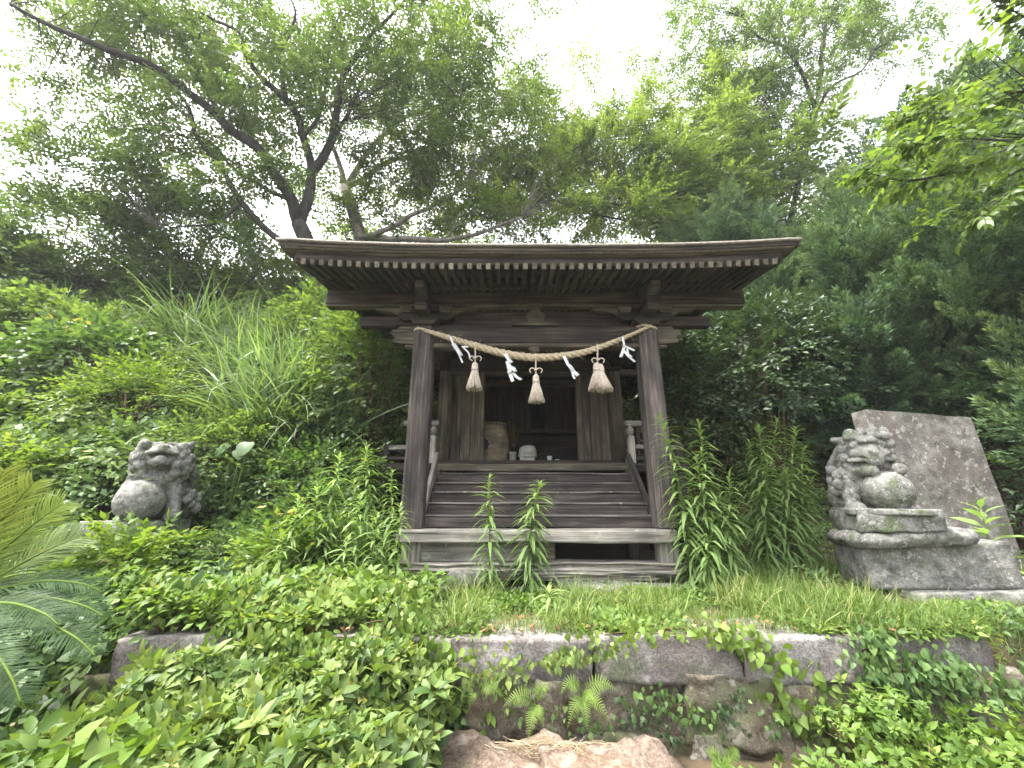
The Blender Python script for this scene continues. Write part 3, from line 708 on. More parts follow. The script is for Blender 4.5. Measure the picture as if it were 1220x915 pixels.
def komainu_down():
    f = SDF((-.42, -.50, -.03), (.42, .45, .86), .0105)
    f.add(f.ell((-.08, .08, .30), (.20, .22, .32)), .04)
    f.add(f.ell((-.20, .20, .14), (.17, .20, .18)), .05)
    f.add(f.ell((.14, .22, .14), (.14, .18, .17)), .05)
    f.add(f.ell((.0, -.05, .42), (.18, .15, .15)), .04)
    f.add(f.cap((-.16, -.05, .40), (-.05, -.27, .375), .07, .05), .02)   # forelegs folded over the ball
    f.add(f.cap((.16, -.05, .40), (.17, -.25, .39), .07, .055), .02)
    f.add(f.cap((-.22, -.02, .36), (-.24, -.10, .05), .085, .07), .03)
    f.add(f.ell((-.23, -.16, .04), (.08, .10, .05)), .02)
    f.add(f.ell((-.02, -.08, .60), (.185, .165, .17)), .04)              # head
    f.add(f.ell((-.02, -.21, .54), (.12, .10, .10)), .03)                # muzzle hanging down
    f.add(f.ell((-.015, -.27, .50), (.075, .05, .09)), .02)              # bearded chin plate
    f.add(f.ell((-.03, -.24, .675), (.085, .05, .045)), .018)            # broad nose
    f.cut(f.ell((-.03, -.30, .640), (.075, .05, .016)), .012)            # fold under the nose
    for s_ in (-1, 1):
        f.add(f.ell((-.02+s_*.115, -.19, .635), (.042, .035, .034)), .008)
        f.cut(f.ell((-.02+s_*.117, -.232, .635), .016), .006)
        f.add(f.ell((-.02+s_*.12, -.19, .55), (.055, .05, .045)), .015)  # cheeks
        f.cut(f.cap((-.02+s_*.07, -.27, .505), (-.02+s_*.19, -.19, .52), .010, .010), .010)
        f.add(f.cap((-.02+s_*.06, -.24, .49), (-.02+s_*.18, -.18, .49), .022, .022), .008)
        f.add(f.cap((-.02+s_*.05, -.20, .725), (-.02+s_*.16, -.15, .72), .035, .03), .014)
    f.add(f.cap((.15, -.06, .72), (.16, -.08, .79), .05, .03), .02)
    f.add(f.cap((-.19, -.02, .70), (-.26, -.01, .72), .05, .03), .02)
    L = [(.14, -.14, .72), (.17, -.11, .65), (.175, -.10, .57), (.165, -.10, .49), (.06, -.15, .765), (-.04, -.15, .775), (-.13, -.13, .755), (-.19, -.09, .69), (-.215, -.08, .61), (-.215, -.07, .52), (-.20, -.08, .44)]
    curls(f, L, .055)
    for k in range(7): f.add(f.cap((-.20-.012*k, .02+.03*k, .64-.03*k), (-.33, .10+.02*k, .44-.05*k), .045, .03), .008)
    curls(f, [(-.33, .0, .40), (-.30, -.06, .34), (-.35, .02, .30), (-.31, -.08, .26), (-.34, -.02, .20)], .055)
    for k in range(4): f.add(f.cap((-.12, -.14-.012*k, .40-.012*k), (.0-.01*k, -.27, .355-.014*k), .018, .016), .004)
    f.D = np.minimum(f.D, f.ell((.05, -.19, .19), (.205, .19, .19)))
    # rough plinth carved from the same block
    b = np.maximum(np.maximum(np.abs(f.x+.02)-.33, np.abs(f.y+.02)-.36), np.abs(f.z+.0)-.028); f.add(b, .02)
    return f.mesh('statue')
def stoneblock(name, loc, dims, m, parent, seed, rnd=.04, rough=.012, rot=(0, 0, 0), cuts=12): return rock(name, loc, dims, m, parent, rot, seed=seed, rnd=rnd, rough=rough, cuts=cuts, sc=4, fine=.6)

pL = at(150, 622, 3.45)
tag(mesh_obj('guardian_statue', komainu_up(), M['statue'], None, Matrix.Translation(pL+Vector((.06, .12, .0))) @ Matrix.Rotation(R(32), 4, 'Z') @ Matrix.Diagonal((.84, .84, .95, 1))), 'mossy stone guardian lion with upturned open mouth and ball among the leaves', 'statue', 'stone guardian lions')
ped = empty('statue_pedestal', (pL.x, pL.y+.1, .9), 'overgrown stone pedestal under the guardian lion with the upturned mouth', 'pedestal')
stoneblock('plinth', (pL.x+.02, pL.y+.1, pL.z-.045), (.52, .50, .11), M['statue'], ped, 81, .10)
stoneblock('pedestal_block', (pL.x+.03, pL.y+.15, pL.z-.32), (.60, .56, .46), M['stone'], ped, 82)

pR = at(1052, 626, 3.36)
tag(mesh_obj('guardian_statue', komainu_down(), M['statue'], None, Matrix.Translation(Vector((pR.x+.08, pR.y+.08, 1.49))) @ Matrix.Rotation(R(-26), 4, 'Z') @ Matrix.Diagonal((.80, .80, .85, 1))), 'pale stone guardian lion bending its head over a ball on a granite block', 'statue', 'stone guardian lions')
ped = empty('statue_pedestal', (pR.x+.2, 3.5, .86), 'bare granite block pedestal with rounded slabs beside the tall stone slab', 'pedestal')
stoneblock('plinth', (pR.x+.06, pR.y+.06, 1.425), (.56, .50, .16), M['statue'], ped, 84, .12, .02, (0, R(-2), R(-16)))
stoneblock('round_slab', (pR.x+.16, pR.y+.08, 1.295), (.82, .54, .125), M['statue'], ped, 85, .40, .02, (0, R(-3), R(-10)))
stoneblock('pedestal_block', (pR.x+.33, pR.y+.12, 1.088), (.98, .44, .32), M['stone'], ped, 86, .03, .008, (0, R(-3), R(-13)))
stoneblock('pedestal_base', (pR.x+.62, pR.y+.08, .875), (1.2, .66, .13), M['stone'], ped, 87, .04, .01, (0, R(-3), R(-9)))

# tall slab, leaning edge and slanting top
bm = bmesh.new()
q = [at(1035, 487, 4.1), at(1160, 497, 4.1)]
prof = [(q[0].x-.02, .8), (q[1].x+.02, .8), (q[1].x, q[1].z), (q[0].x, q[0].z)]
for i in range(13):
    for j in range(17):
        a = i/12; b = j/16
        xx = (prof[0][0]*(1-a)+prof[1][0]*a)*(1-b)+(prof[3][0]*(1-a)+prof[2][0]*a)*b
        zz = .8*(1-b)+(prof[3][1]*(1-a)+prof[2][1]*a)*b
        bm.verts.new((xx+.01*noise.noise(Vector((0, zz*5, 3)))*(a in (0, 1)), 4.1+.012*noise.noise(Vector((xx*3, zz*3, 0)))+.05*(zz-.8)*.3, zz+.012*noise.noise(Vector((xx*6, 0, 1)))*(b == 1)))
bm.verts.ensure_lookup_table()
for i in range(12):
    for j in range(16): bm.faces.new([bm.verts[k] for k in (i*17+j, (i+1)*17+j, (i+1)*17+j+1, i*17+j+1)])
r_ = bmesh.ops.extrude_face_region(bm, geom=bm.faces[:]); bmesh.ops.translate(bm, vec=(.02, .22, 0), verts=[v for v in r_['geom'] if isinstance(v, bmesh.types.BMVert)])
bmesh.ops.recalc_face_normals(bm, faces=bm.faces[:])
me = from_bm(bm, 'slab')
me.transform(Matrix.Translation((-4.4, -4.2, -.9)))
tag(mesh_obj('stone_slab', me, M['slab'], None, Matrix.Translation((4.4, 4.2, .9))), 'tall blank stone slab with slanting top behind the guardian lion', 'stone slab')

# ------------------------------------------------------------------ rope, tassels and paper streamers
rp = [at(504, 393, 3.70), at(521, 398, 3.66), at(560, 410, 3.66), at(600, 421, 3.66), at(640, 426, 3.66), at(690, 421, 3.66), at(735, 406, 3.66), at(776, 388, 3.68)]
rc = catmull(rp, 24)
rope = empty('straw_rope', rp[4], 'twisted straw rope slung between the two porch pillars', 'rope')
nrc = len(rc)
def rope_r(t): return .013+.024*math.sin(math.pi*min(1, max(0, t))*.96+.06)**1.1
for k in range(3):
    pts = []; rads = []; ph = 0
    for i, p in enumerate(rc):
        t = i/(nrc-1); rr_ = rope_r(t)
        if i: ph += (rc[i]-rc[i-1]).length/(.075+2.0*rr_)*2*math.pi*.72
        a = ph+k*2*math.pi/3
        tg = (rc[min(i+1, nrc-1)]-rc[max(i-1, 0)]).normalized(); s1 = Vector((0, -1, 0)); s2 = tg.cross(s1).normalized()
        pts.append(p+(s1*math.cos(a)+s2*math.sin(a))*rr_*.56); rads.append(rr_*.60)
    b = MB(); b.tube(pts, rads, k=8); b.obj('rope_strand', M['rope'], rope, True, rp[4])
b = MB()      # knots round the pillar heads and loose straw ends
for p, s in ((rp[0], -1), (rp[-1], 1)):
    loop = [Vector((XC+s*PX+math.cos(a)*.118, PY+math.sin(a)*.118, p.z+.015*math.sin(a*2))) for a in np.linspace(0, 2*math.pi, 22)]
    b.tube(loop, .014, .014, 5)
b.obj('rope_loop', M['rope'], rope, True, rp[4])
b = MB(); g = np.random.default_rng(5)
for i in range(46):
    j = int(g.integers(6, nrc-6)); p = rc[j]; d = Vector((g.normal(0, .6), -abs(g.normal(0, .5)), g.normal(0, .7))).normalized()
    rr_ = rope_r(j/(nrc-1)); b.tube([p+d*rr_*.9, p+d*(rr_+.02)+Vector((g.normal(0, .01), 0, .005)), p+d*(rr_+.045)+Vector((g.normal(0, .02), 0, -.006))], .0018, .0012, 3)
tag(b.obj('loose_straw', M['rope'], rope, False, rp[4]), **{'kind': 'stuff'})

def rope_at(u):
    best = min(rc, key=lambda p: abs(610+FPX*(p.x)/((p.y)*math.cos(PITCH)+(p.z-EYE)*math.sin(PITCH))-u)); return best
def tassel(u, heads, label, bow, seed):
    g = np.random.default_rng(seed); p = rope_at(u); top = p-Vector((0, 0, .028))
    t = empty('straw_tassel', top, label, 'tassel', 'straw tassels on the rope')
    L = .17 if len(heads) == 1 else .16
    b = MB(); b.tube([p+Vector((0, -.03, .03)), top+Vector((0, -.02, 0)), top-Vector((0, -.005, L*.5)), top-Vector((0, 0, L))], .0085, .0085, 6); b.obj('cord', M['straw'], t, True, top)
    b = MB(); kz = top.z-L*.62
    for s in (-1, 1):
        if bow: b.tube(catmull([(top.x, top.y-.01, kz), (top.x+s*.035, top.y-.012, kz+.018), (top.x+s*.062, top.y-.012, kz-.002), (top.x+s*.05*(1 if bow > 1 or s > 0 else .5), top.y-.012, kz-.035)], 4), .0065, .006, 5)
    b.tube(catmull([(top.x-.016, top.y-.012, kz-.008), (top.x, top.y-.02, kz), (top.x+.016, top.y-.012, kz+.008)], 3), .010, .010, 6)
    b.obj('bow', M['straw'], t, True, top)
    for (dx, dz, tilt) in heads:
        hx, hy, hz = top.x+dx, top.y, top.z-L+dz
        b = MB(); prof = [(.012, .02), (.030, .0), (.034, -.03), (.029, -.055), (.033, -.07)]
        b.tube([(hx+tilt*z*-.3, hy, hz+z) for r0, z in prof], [r0 for r0, z in prof], k=12); b.obj('tassel_head', M['straw'], t, True, top)
        b = MB(); b.tube([(hx+.034*math.cos(a), hy+.034*math.sin(a), hz-.057) for a in np.linspace(0, 2*math.pi, 14)], .006, .006, 5); b.obj('binding', M['straw'], t, True, top)
        b = MB()
        for i in range(150):
            a = g.uniform(0, 2*math.pi); rr_ = math.sqrt(g.uniform(.15, 1)); l = g.uniform(.185, .215); sp = .030+rr_*.052
            x0, y0 = hx+.027*rr_*math.cos(a), hy+.027*rr_*math.sin(a)
            x1, y1 = hx+tilt*.06+sp*math.cos(a), hy+sp*math.sin(a)
            xm, ym = (x0*.55+x1*.45), (y0*.55+y1*.45)
            b.tube([(x0, y0, hz-.06), (xm+g.normal(0, .002), ym, hz-.06-l*.5), (x1, y1, hz-.06-l)], .0046, .0040, 4, cap=True)
        b.obj('tassel_fringe', M['straw'], t, False, top)
tassel(567, [(0, 0, 0)], 'slim straw tassel tied nearest the boarded left wing of the doorway', 1, 1)
tassel(638, [(0, 0, 0)], 'straw tassel with a bow hanging lowest at the middle of the rope', 2, 2)
tassel(712, [(-.016, .012, -.3), (.022, 0, .5)], 'broad double straw tassel hanging beside the drooping paper strip', 2, 3)
def ribbon(pts, width, nrm):
    "strip of paper along points, thin solid"
    V = []; F = []; P = [Vector(p) for p in pts]; n_ = len(P)
    for i, p in enumerate(P):
        d = (P[min(i+1, n_-1)]-P[max(i-1, 0)]).normalized(); s = d.cross(Vector(nrm)).normalized()*width/2; tn = Vector(nrm).normalized()*.0012
        V += [p-s-tn, p+s-tn, p+s+tn, p-s+tn]
    for i in range(n_-1):
        for k in range(4):
            a = i*4+k; b = i*4+(k+1) % 4; F += [(a, b, b+4), (a, b+4, a+4)]
    e = (n_-1)*4; F += [(0, 2, 1), (0, 3, 2), (e, e+1, e+2), (e, e+2, e+3)]
    return [tuple(v) for v in V], F
def streamer(u, strips, label):
    p = rope_at(u)
    t = empty('paper_streamer', p, label, 'paper streamer', 'white paper streamers on the rope')
    for pts, wd, tilt in strips:
        b = MB(); s = 1/FPX*3.9
        P = [p+Vector((x*s, -.045-.01*i+(.012 if i % 2 else 0), -y*s+.0)) for i, (x, y) in enumerate(pts)]
        V, F = ribbon(P, wd, (tilt, -1, .25)); b.add(V, F); b.obj('paper_strip', M['paper'], t, False, p)
streamer(537, [([(0, 0), (4, 10), (7, 17)], .022, .2), ([(4, 9), (10, 18), (14, 25)], .045, .5), ([(11, 22), (14, 29), (16, 34)], .018, .1), ([(14, 13), (22, 13)], .02, 0), ([(16, 14), (22, 20), (25, 28)], .016, .3)], 'narrow torn paper streamer hanging next to the left porch pillar')
streamer(602, [([(0, 2), (5, 10), (8, 14)], .04, .3), ([(3, 11), (6, 22), (5, 26)], .045, -.4), ([(4, 18), (10, 20), (12, 25)], .05, .6), ([(5, 24), (8, 32), (9, 37)], .035, -.2), ([(9, 25), (14, 31), (19, 35)], .035, .5)], 'broad folded zigzag paper streamer between two straw tassels')
streamer(671, [([(0, 2), (4, 12), (9, 20)], .035, .2), ([(6, 14), (11, 22), (15, 27)], .035, -.3), ([(8, 19), (10, 27), (11, 31)], .022, .1)], 'drooping paper strip hanging beside the middle straw tassel')
streamer(740, [([(0, 0), (1, 8), (0, 12)], .022, 0), ([(0, 11), (7, 14), (12, 18)], .03, .4), ([(1, 12), (-2, 20), (-5, 26)], .028, -.3), ([(0, 17), (5, 24), (11, 32)], .03, .3), ([(4, 15), (5, 22), (8, 26)], .022, 0)], 'forked paper streamer hanging next to the right porch pillar')

# ------------------------------------------------------------------ things inside the hall
p = at(586, 549, 5.55)
dr = empty('taiko_drum', (p.x-.02, 5.62, VZ+.025), 'large pale barrel drum standing upright inside the doorway', 'drum')
b = MB(); zz = np.linspace(0, .60, 13); b.tube([(p.x-.02, 5.62, VZ+.025+z) for z in zz], [.225+.062*math.sin(math.pi*z/.60) for z in zz], k=28); b.obj('drum_barrel', M['drum'], dr, True, (p.x-.02, 5.62, VZ))
for z in (.035, .565):
    b = MB(); b.tube([(p.x-.02, 5.62, VZ+.025+z+(-.014 if z < .3 else .0)), (p.x-.02, 5.62, VZ+.025+z+(.0 if z < .3 else .045))], .238, .232, 28); b.obj('drum_skin', M['drum'], dr, True, (p.x-.02, 5.62, VZ))
    for k in range(26):
        a = k/26*2*math.pi; bm = bmesh.new(); bmesh.ops.create_icosphere(bm, subdivisions=1, radius=.013)
        mesh_obj('drum_nail', from_bm(bm, 'nail', True), M['black'], dr, Matrix.Translation((p.x-.02+math.cos(a)*.246, 5.62+math.sin(a)*.246, VZ+.025+z+.01)))
carved('drum_plate', [(0, -.085), (.055, -.05), (.055, -.02), (.075, 0), (.055, .03), (.05, .06), (0, .085), (-.05, .06), (-.055, .03), (-.075, 0), (-.055, -.02), (-.055, -.05)], -.012, .012, M['black'], dr, (p.x-.10, 5.345, VZ+.30))
p = at(611, 549, 5.5)
vz = empty('flower_vase', (p.x, 5.5, VZ+.025), 'pale vase with dry branches beside the drum', 'vase')
b = MB(); b.tube([(p.x, 5.5, VZ+.025+z) for z in (0, .02, .10, .16, .19)], [.05, .055, .05, .052, .06], k=12); b.obj('vase', M['ceramic'], vz, True, (p.x, 5.5, VZ))
b = MB(); g = np.random.default_rng(9); lf = MB(); LT = leaf_tpl(1, .35, .1, .3)
for i in range(14):
    d = np.array([g.normal(0, .16), g.normal(0, .1), 1]); l = g.uniform(.3, .62); base = np.array([p.x, 5.5, VZ+.2]); e = base+d*l
    b.tube([base, base+d*l*.5+g.normal(0, .01, 3), e], .004, .002, 4)
    q_ = base+d*l*g.uniform(.3, 1, 14)[:, None]; lf.inst(LT, basis(g.normal(0, 1, (14, 3)), np.tile([[0, 0, 1.]], (14, 1)))*.06, q_, g.uniform(0, 1, 14))
b.obj('dry_branch', M['twig'], vz, False, (p.x, 5.5, VZ)); lf.obj('dry_leaves', M['twig'], vz, False, (p.x, 5.5, VZ))
p = at(628, 549, 5.4)
of = empty('offering_stone', (p.x, 5.4, VZ+.025), 'pale rounded stone on a square stand inside the doorway', 'offering')
beam('stand', (p.x-.10, 5.4, VZ+.075), (p.x+.10, 5.4, VZ+.075), .2, .10, M['ceramic'], of)
rock('rounded_stone', (p.x, 5.4, VZ+.20), (.21, .20, .17), M['ceramic'], of, seed=91, rnd=.8, rough=.02)
rock('rounded_stone', (p.x, 5.4, VZ+.155), (.23, .21, .07), M['ceramic'], of, seed=92, rnd=.7, rough=.02)
for u, hh, lab in ((655, .12, 'tall glass cup on the hall floor beside the offering stone'), (664, .075, 'short glass cup on the hall floor beside the tall cup')):
    p = at(u, 549, 5.35); b = MB(); b.tube([(p.x, 5.35, VZ+.025+z) for z in (0, hh*.1, hh)], [.028, .03, .036], k=12)
    tag(b.obj('cup', M['glass'], None, True, (p.x, 5.35, VZ+.025)), lab, 'cup', 'cups in the hall')

# ------------------------------------------------------------------ vegetation
G = np.random.default_rng(11)
M['l_tree'] = leafmat('tree_leaf', [(0, (.045, .080, .022)), (.5, (.075, .125, .034)), (1, (.12, .175, .05))], .5, .5)
M['l_yellow'] = leafmat('light_tree_leaf', [(0, (.065, .11, .028)), (.5, (.105, .16, .04)), (1, (.16, .22, .06))], .5, .5)
M['l_far'] = leafmat('far_tree_leaf', [(0, (.06, .095, .035)), (.5, (.095, .14, .05)), (1, (.14, .19, .07))], .6, .5)
M['l_dark'] = leafmat('evergreen_leaf', [(0, (.020, .040, .016)), (.5, (.036, .066, .024)), (1, (.065, .105, .036))], .42, .2, .4)
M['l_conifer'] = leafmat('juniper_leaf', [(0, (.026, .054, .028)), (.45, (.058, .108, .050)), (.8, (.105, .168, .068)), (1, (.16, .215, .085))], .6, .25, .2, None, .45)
M['l_cover'] = leafmat('cover_leaf', [(0, (.030, .064, .020)), (.4, (.064, .122, .034)), (.8, (.112, .182, .052)), (.96, (.17, .235, .07)), (1, (.28, .24, .07))], .45, .32)
M['l_vine'] = leafmat('vine_leaf', [(0, (.05, .095, .016)), (.5, (.095, .16, .026)), (.92, (.15, .215, .045)), (1, (.20, .235, .06))], .5, .38, .28)
M['l_shrub'] = leafmat('shrub_leaf', [(0, (.045, .085, .022)), (.35, (.095, .15, .036)), (.8, (.165, .215, .055)), (.93, (.21, .235, .085)), (1, (.22, .13, .055))], .5, .34, .28)
M['l_golden'] = leafmat('goldenrod_leaf', [(0, (.105, .17, .06)), (.5, (.16, .24, .08)), (1, (.22, .305, .095))], .55, .45, .25, (1.22, 1.35, .72))
M['l_grass'] = leafmat('grass_blade', [(0, (.045, .085, .016)), (.5, (.09, .15, .030)), (.85, (.15, .205, .05)), (1, (.27, .25, .11))], .5, .35)
M['l_pampas'] = leafmat('pampas_blade', [(0, (.05, .10, .036)), (.5, (.09, .155, .06)), (1, (.17, .235, .11))], .4, .4, .45)
M['l_fern'] = leafmat('fern_frond', [(0, (.085, .15, .025)), (1, (.17, .245, .045))], .5, .4)
M['l_cycad'] = leafmat('cycad_leaflet', [(0, (.014, .034, .012)), (.4, (.030, .062, .018)), (.75, (.11, .16, .018)), (1, (.20, .23, .022))], .5, .2, .12)
M['l_dead'] = leafmat('dead_leaf', [(0, (.07, .035, .018)), (.5, (.16, .085, .04)), (1, (.30, .21, .11))], .7, .15, .15)
M['l_cherry'] = leafmat('cherry_leaf', [(0, (.055, .10, .018)), (.5, (.09, .15, .028)), (1, (.15, .21, .05))], .42, .42)
KIND = dict(kind='stuff')

LEAF4 = leaf_tpl(1, .55, .10, .18, ((0, 0), (.38, 1), (1, 0)))
LEAF8 = leaf_tpl(1, .5, .10, .25, ((0, 0), (.25, .8), (.6, .85), (1, 0)))
HEART = leaf_tpl(1, .8, .10, .25, ((0, .25), (.12, .85), (.32, 1), (.65, .6), (1, 0)))
LANCE = leaf_tpl(1, .155, .12, .85, ((0, .3), (.25, 1), (.5, .95), (.75, .6), (1, 0)))
NARROW = leaf_tpl(1, .30, .12, .3, ((0, 0), (.35, 1), (.7, .7), (1, 0)))
def rosette(g, n_, ls, leaf, tilt=(.2, .9), stem=.0, two=False):
    parts = []
    a0 = g.uniform(0, 6.28)
    for i in range(n_):
        a = a0+i*2.4+g.normal(0, .2); el = g.uniform(*tilt); d = np.array([math.cos(a)*math.cos(el), math.sin(a)*math.cos(el), math.sin(el)])
        b = basis(d[None], np.array([[g.normal(0, .25), g.normal(0, .25), 1.]]))[0]
        parts.append(xf(leaf, b*ls*g.uniform(.7, 1.2), d*stem*g.uniform(.3, 1), g.normal(0, .10)))
    return combine(parts)
def scatter(mb, tpls, P, nrm, smin, smax, g, tilt=.35, rbase=(.2, .8), rn=None):
    n_ = len(P)
    if n_ == 0: return
    up = unit(nrm+g.normal(0, tilt, (n_, 3))); a = g.uniform(0, 6.283, n_); d0 = np.stack([np.cos(a), np.sin(a), np.zeros(n_)], 1)
    x = unit(np.cross(d0, up)); y = np.cross(up, x); Mx = np.stack([x, y, up], 2)*g.uniform(smin, smax, n_)[:, None, None]
    r = g.uniform(*rbase, n_) if rn is None else rn
    k = g.integers(0, len(tpls), n_)
    for j, t in enumerate(tpls):
        m_ = k == j; mb.inst(t, Mx[m_], P[m_], r[m_])
def vnoise(x, y, sc, seed=0):
    return np.array([noise.noise(Vector((a*sc+seed*5.1, b*sc-seed*2.3, seed*.7))) for a, b in zip(x, y)])

def copy_thing(src, loc, rz, sc, label):
    "a second individual: the thing and its parts, sharing their meshes"
    o = src.copy(); C.objects.link(o); mw = Matrix.Translation(Vector(loc)) @ Matrix.Rotation(rz, 4, 'Z') @ Matrix.Scale(sc, 4); W[o] = mw; o.matrix_basis = mw; o['label'] = label
    for ch in list(src.children):
        c = ch.copy(); C.objects.link(c); c.parent = o; c.matrix_parent_inverse = ch.matrix_parent_inverse.copy(); c.matrix_basis = ch.matrix_basis.copy()
    return o
# ---- broadleaf trees: limbs as given, thin twigs to leaf sprays that fill the crown
def broad_tree(name, label, cat, limbs, crown, spray, leaf, bark='bark', seed=0, per=7, size=(.8, 1.2), group=None, twig=.0075, gate=None, flat=.45, rb=(.15, .85)):
    g = np.random.default_rng(seed); base = Vector(limbs[0][0][0])
    t = empty(name, base, label, cat, group)
    tb = MB(); samp = []
    for pts, r0, r1 in limbs:
        c = catmull(pts, 7); n_ = len(c)
        c = [p+Vector(tuple(noise.noise_vector(p*1.3+Vector((seed, 0, 0)))*.06*min(1, i/3))) for i, p in enumerate(c)]
        tb.tube(c, np.linspace(r0, r1, n_), k=8 if r0 > .05 else 6); samp += [tuple(p) for p in c[n_//4:]]
    samp = np.array(samp); cl = []
    for (c, r, n_) in crown:
        q = unit(g.normal(0, 1, (n_, 3)))*(g.uniform(0, 1, n_)**.4)[:, None]
        cl.append(np.array(tuple(c))+q*np.array(r))
    cl = np.concatenate(cl)
    if gate is not None: cl = cl[np.array([noise.noise(Vector(p)*.55+Vector((seed*3.3, 0, 0))) > gate for p in cl])]
    lb = MB()
    for p in cl:
        d = np.linalg.norm(samp-p, axis=1)+.6*np.maximum(0, samp[:, 2]-p[2]); j = int(d.argmin()); q = samp[j]
        mid = (q+p)/2+np.array([0, 0, .08*np.linalg.norm(p-q)])+g.normal(0, .06, 3)
        tb.tube([q, mid, p], [twig*1.3, twig, twig*.4], k=4, cap=False)
        out = unit(p-q+1e-4)
        n_ = int(per*g.uniform(.6, 1.4)); d = unit(g.normal(0, 1, (n_, 3))*np.array([1, 1, flat])+out*.7); d[:, 2] -= .08
        up = unit(np.array([[0, 0, 1.]])+g.normal(0, .45, (n_, 3)))
        Mx = basis(d, up)*g.uniform(*size, n_)[:, None, None]
        P = p+g.normal(0, .10, (n_, 3)); r = np.clip(g.uniform(*rb)+g.normal(0, .08, n_), 0, 1)
        for s_ in spray: pass
        k = g.integers(0, len(spray), n_)
        for j_, s_ in enumerate(spray): m_ = k == j_; lb.inst(s_, Mx[m_], P[m_], r[m_])
    tb.obj('trunk', M[bark], t, True, base); lb.obj('crown', M[leaf], t, False, base)
    return t
g_ = np.random.default_rng(3)
SP_TREE = [spray_tpl(g_, 13, .62, .122, DIAMOND) for _ in range(5)]
SP_MID = [spray_tpl(g_, 12, .5, .112, DIAMOND) for _ in range(4)]
SP_CHERRY = [spray_tpl(g_, 9, .42, .105, LEAF8, 50, .3, jit=.5) for _ in range(5)]
def ell(u, v, Y, ru, rv, ry, n_):
    "ellipsoid of leaf clusters round a point, radii taken from its size in the photograph at that distance"
    c = at(u, v, Y); px = (c-camo.location).length/FPX
    return (c, (ru*px, ry, rv*px), n_)
A = at
base = Vector((-3.6, 7.9, float(H(-3.6, 7.9))-.1)); fork = A(357, 268, 7.6)
limbs = [([base, base.lerp(fork, .5)+Vector((.15, 0, 0)), fork], .24, .17),
    ([fork, A(345, 236, 7.5), A(310, 180, 7.2), A(265, 145, 7.0), A(200, 90, 6.6), A(130, 60, 6.2), A(70, 35, 5.9), A(15, 5, 5.6)], .15, .035),
    ([fork, A(366, 235, 7.6), A(371, 208, 7.6), A(361, 164, 7.4), A(348, 128, 7.2), A(315, 95, 7.0), A(292, 66, 6.8), A(285, 40, 6.7), A(240, 15, 6.4)], .13, .03),
    ([A(371, 208, 7.6), A(395, 167, 7.6), A(402, 121, 7.5), A(408, 89, 7.4), A(431, 59, 7.2), A(441, 43, 7.1), A(482, 0, 6.8)], .11, .03),
    ([A(348, 128, 7.2), A(340, 108, 7.1), A(336, 70, 7.0), A(350, 15, 6.8), A(334, -20, 6.7)], .06, .02),
    ([base.lerp(fork, .75), A(328, 282, 7.4), A(289, 243, 7.2), A(262, 200, 7.0), A(236, 167, 6.8), A(226, 131, 6.6), A(203, 102, 6.4)], .085, .025),
    ([fork, A(345, 240, 7.8), A(320, 228, 7.9), A(290, 210, 8.0), A(250, 172, 8.0), A(210, 150, 8.0)], .07, .02),
    ([A(289, 243, 7.2), A(260, 262, 7.0), A(225, 268, 6.9), A(190, 272, 6.8)], .035, .012),
    ([A(395, 167, 7.6), A(412, 140, 7.8), A(428, 105, 7.9), A(450, 60, 7.8)], .06, .02),
    ([A(265, 145, 7.0), A(240, 95, 6.8), A(215, 50, 6.6), A(190, 10, 6.4)], .05, .02),
    ([A(361, 164, 7.4), A(385, 120, 7.3), A(392, 60, 7.1), A(405, 10, 6.8)], .05, .02)]
crown = [ell(330, 60, 7.2, 210, 85, 1.6, 120), ell(230, 110, 6.9, 120, 55, 1.3, 56), ell(110, 35, 6.3, 90, 35, 1.0, 28), ell(460, 90, 7.4, 130, 95, 1.4, 90), ell(240, 215, 7.2, 110, 55, 1.0, 46), ell(130, 165, 6.8, 80, 40, .8, 16), ell(50, 195, 6.8, 40, 20, .6, 4), ell(440, 0, 7.0, 200, 50, 1.3, 50)]
broad_tree('zelkova_tree', 'large spreading tree with dark forked limbs rising behind the roof', 'tree', limbs, crown, SP_TREE, 'l_tree', 'bark', 21, 12, (.75, 1.15), 'trees on the slope')
base = Vector((-2.9, 9.6, float(H(-2.9, 9.6))-.1)); f2 = A(412, 225, 9.6)
limbs = [([base, base.lerp(f2, .5), f2], .22, .17), ([f2, A(406, 200, 9.6), A(395, 150, 9.4), A(420, 90, 9.2)], .11, .03), ([f2, A(440, 180, 9.6), A(480, 140, 9.5), A(540, 122, 9.3), A(600, 118, 9.0)], .10, .02), ([f2, A(430, 215, 9.4), A(462, 193, 9.2), A(510, 186, 9.0), A(540, 200, 8.8)], .10, .03),
    ([base.lerp(f2, .82), A(435, 282, 9.2), A(490, 258, 8.9), A(545, 228, 8.7), A(565, 195, 8.6)], .10, .02), ([base.lerp(f2, .7), A(490, 285, 8.8), A(530, 287, 8.6), A(580, 275, 8.5), A(622, 258, 8.3)], .10, .025), ([A(530, 287, 8.6), A(545, 270, 8.4), A(575, 262, 8.3)], .03, .01)]
crown = [ell(520, 130, 9.2, 120, 70, 1.4, 85), ell(570, 200, 8.9, 110, 50, 1.3, 75), ell(600, 255, 8.6, 90, 30, 1.0, 40), ell(450, 230, 9.3, 90, 40, 1.2, 46), ell(640, 150, 9.0, 50, 50, .8, 26), ell(640, 215, 9.0, 60, 45, 1.0, 40), ell(690, 70, 9.2, 22, 28, .4, 5)]
broad_tree('zelkova_tree', 'leaning grey tree with low limbs reaching over the middle of the roof', 'tree', limbs, crown, SP_TREE, 'l_yellow', 'palebark', 22, 12, (.75, 1.15), 'trees on the slope')
base = Vector((4.3, 9.4, float(H(4.3, 9.4))-.1)); f3 = A(860, 272, 9.0)
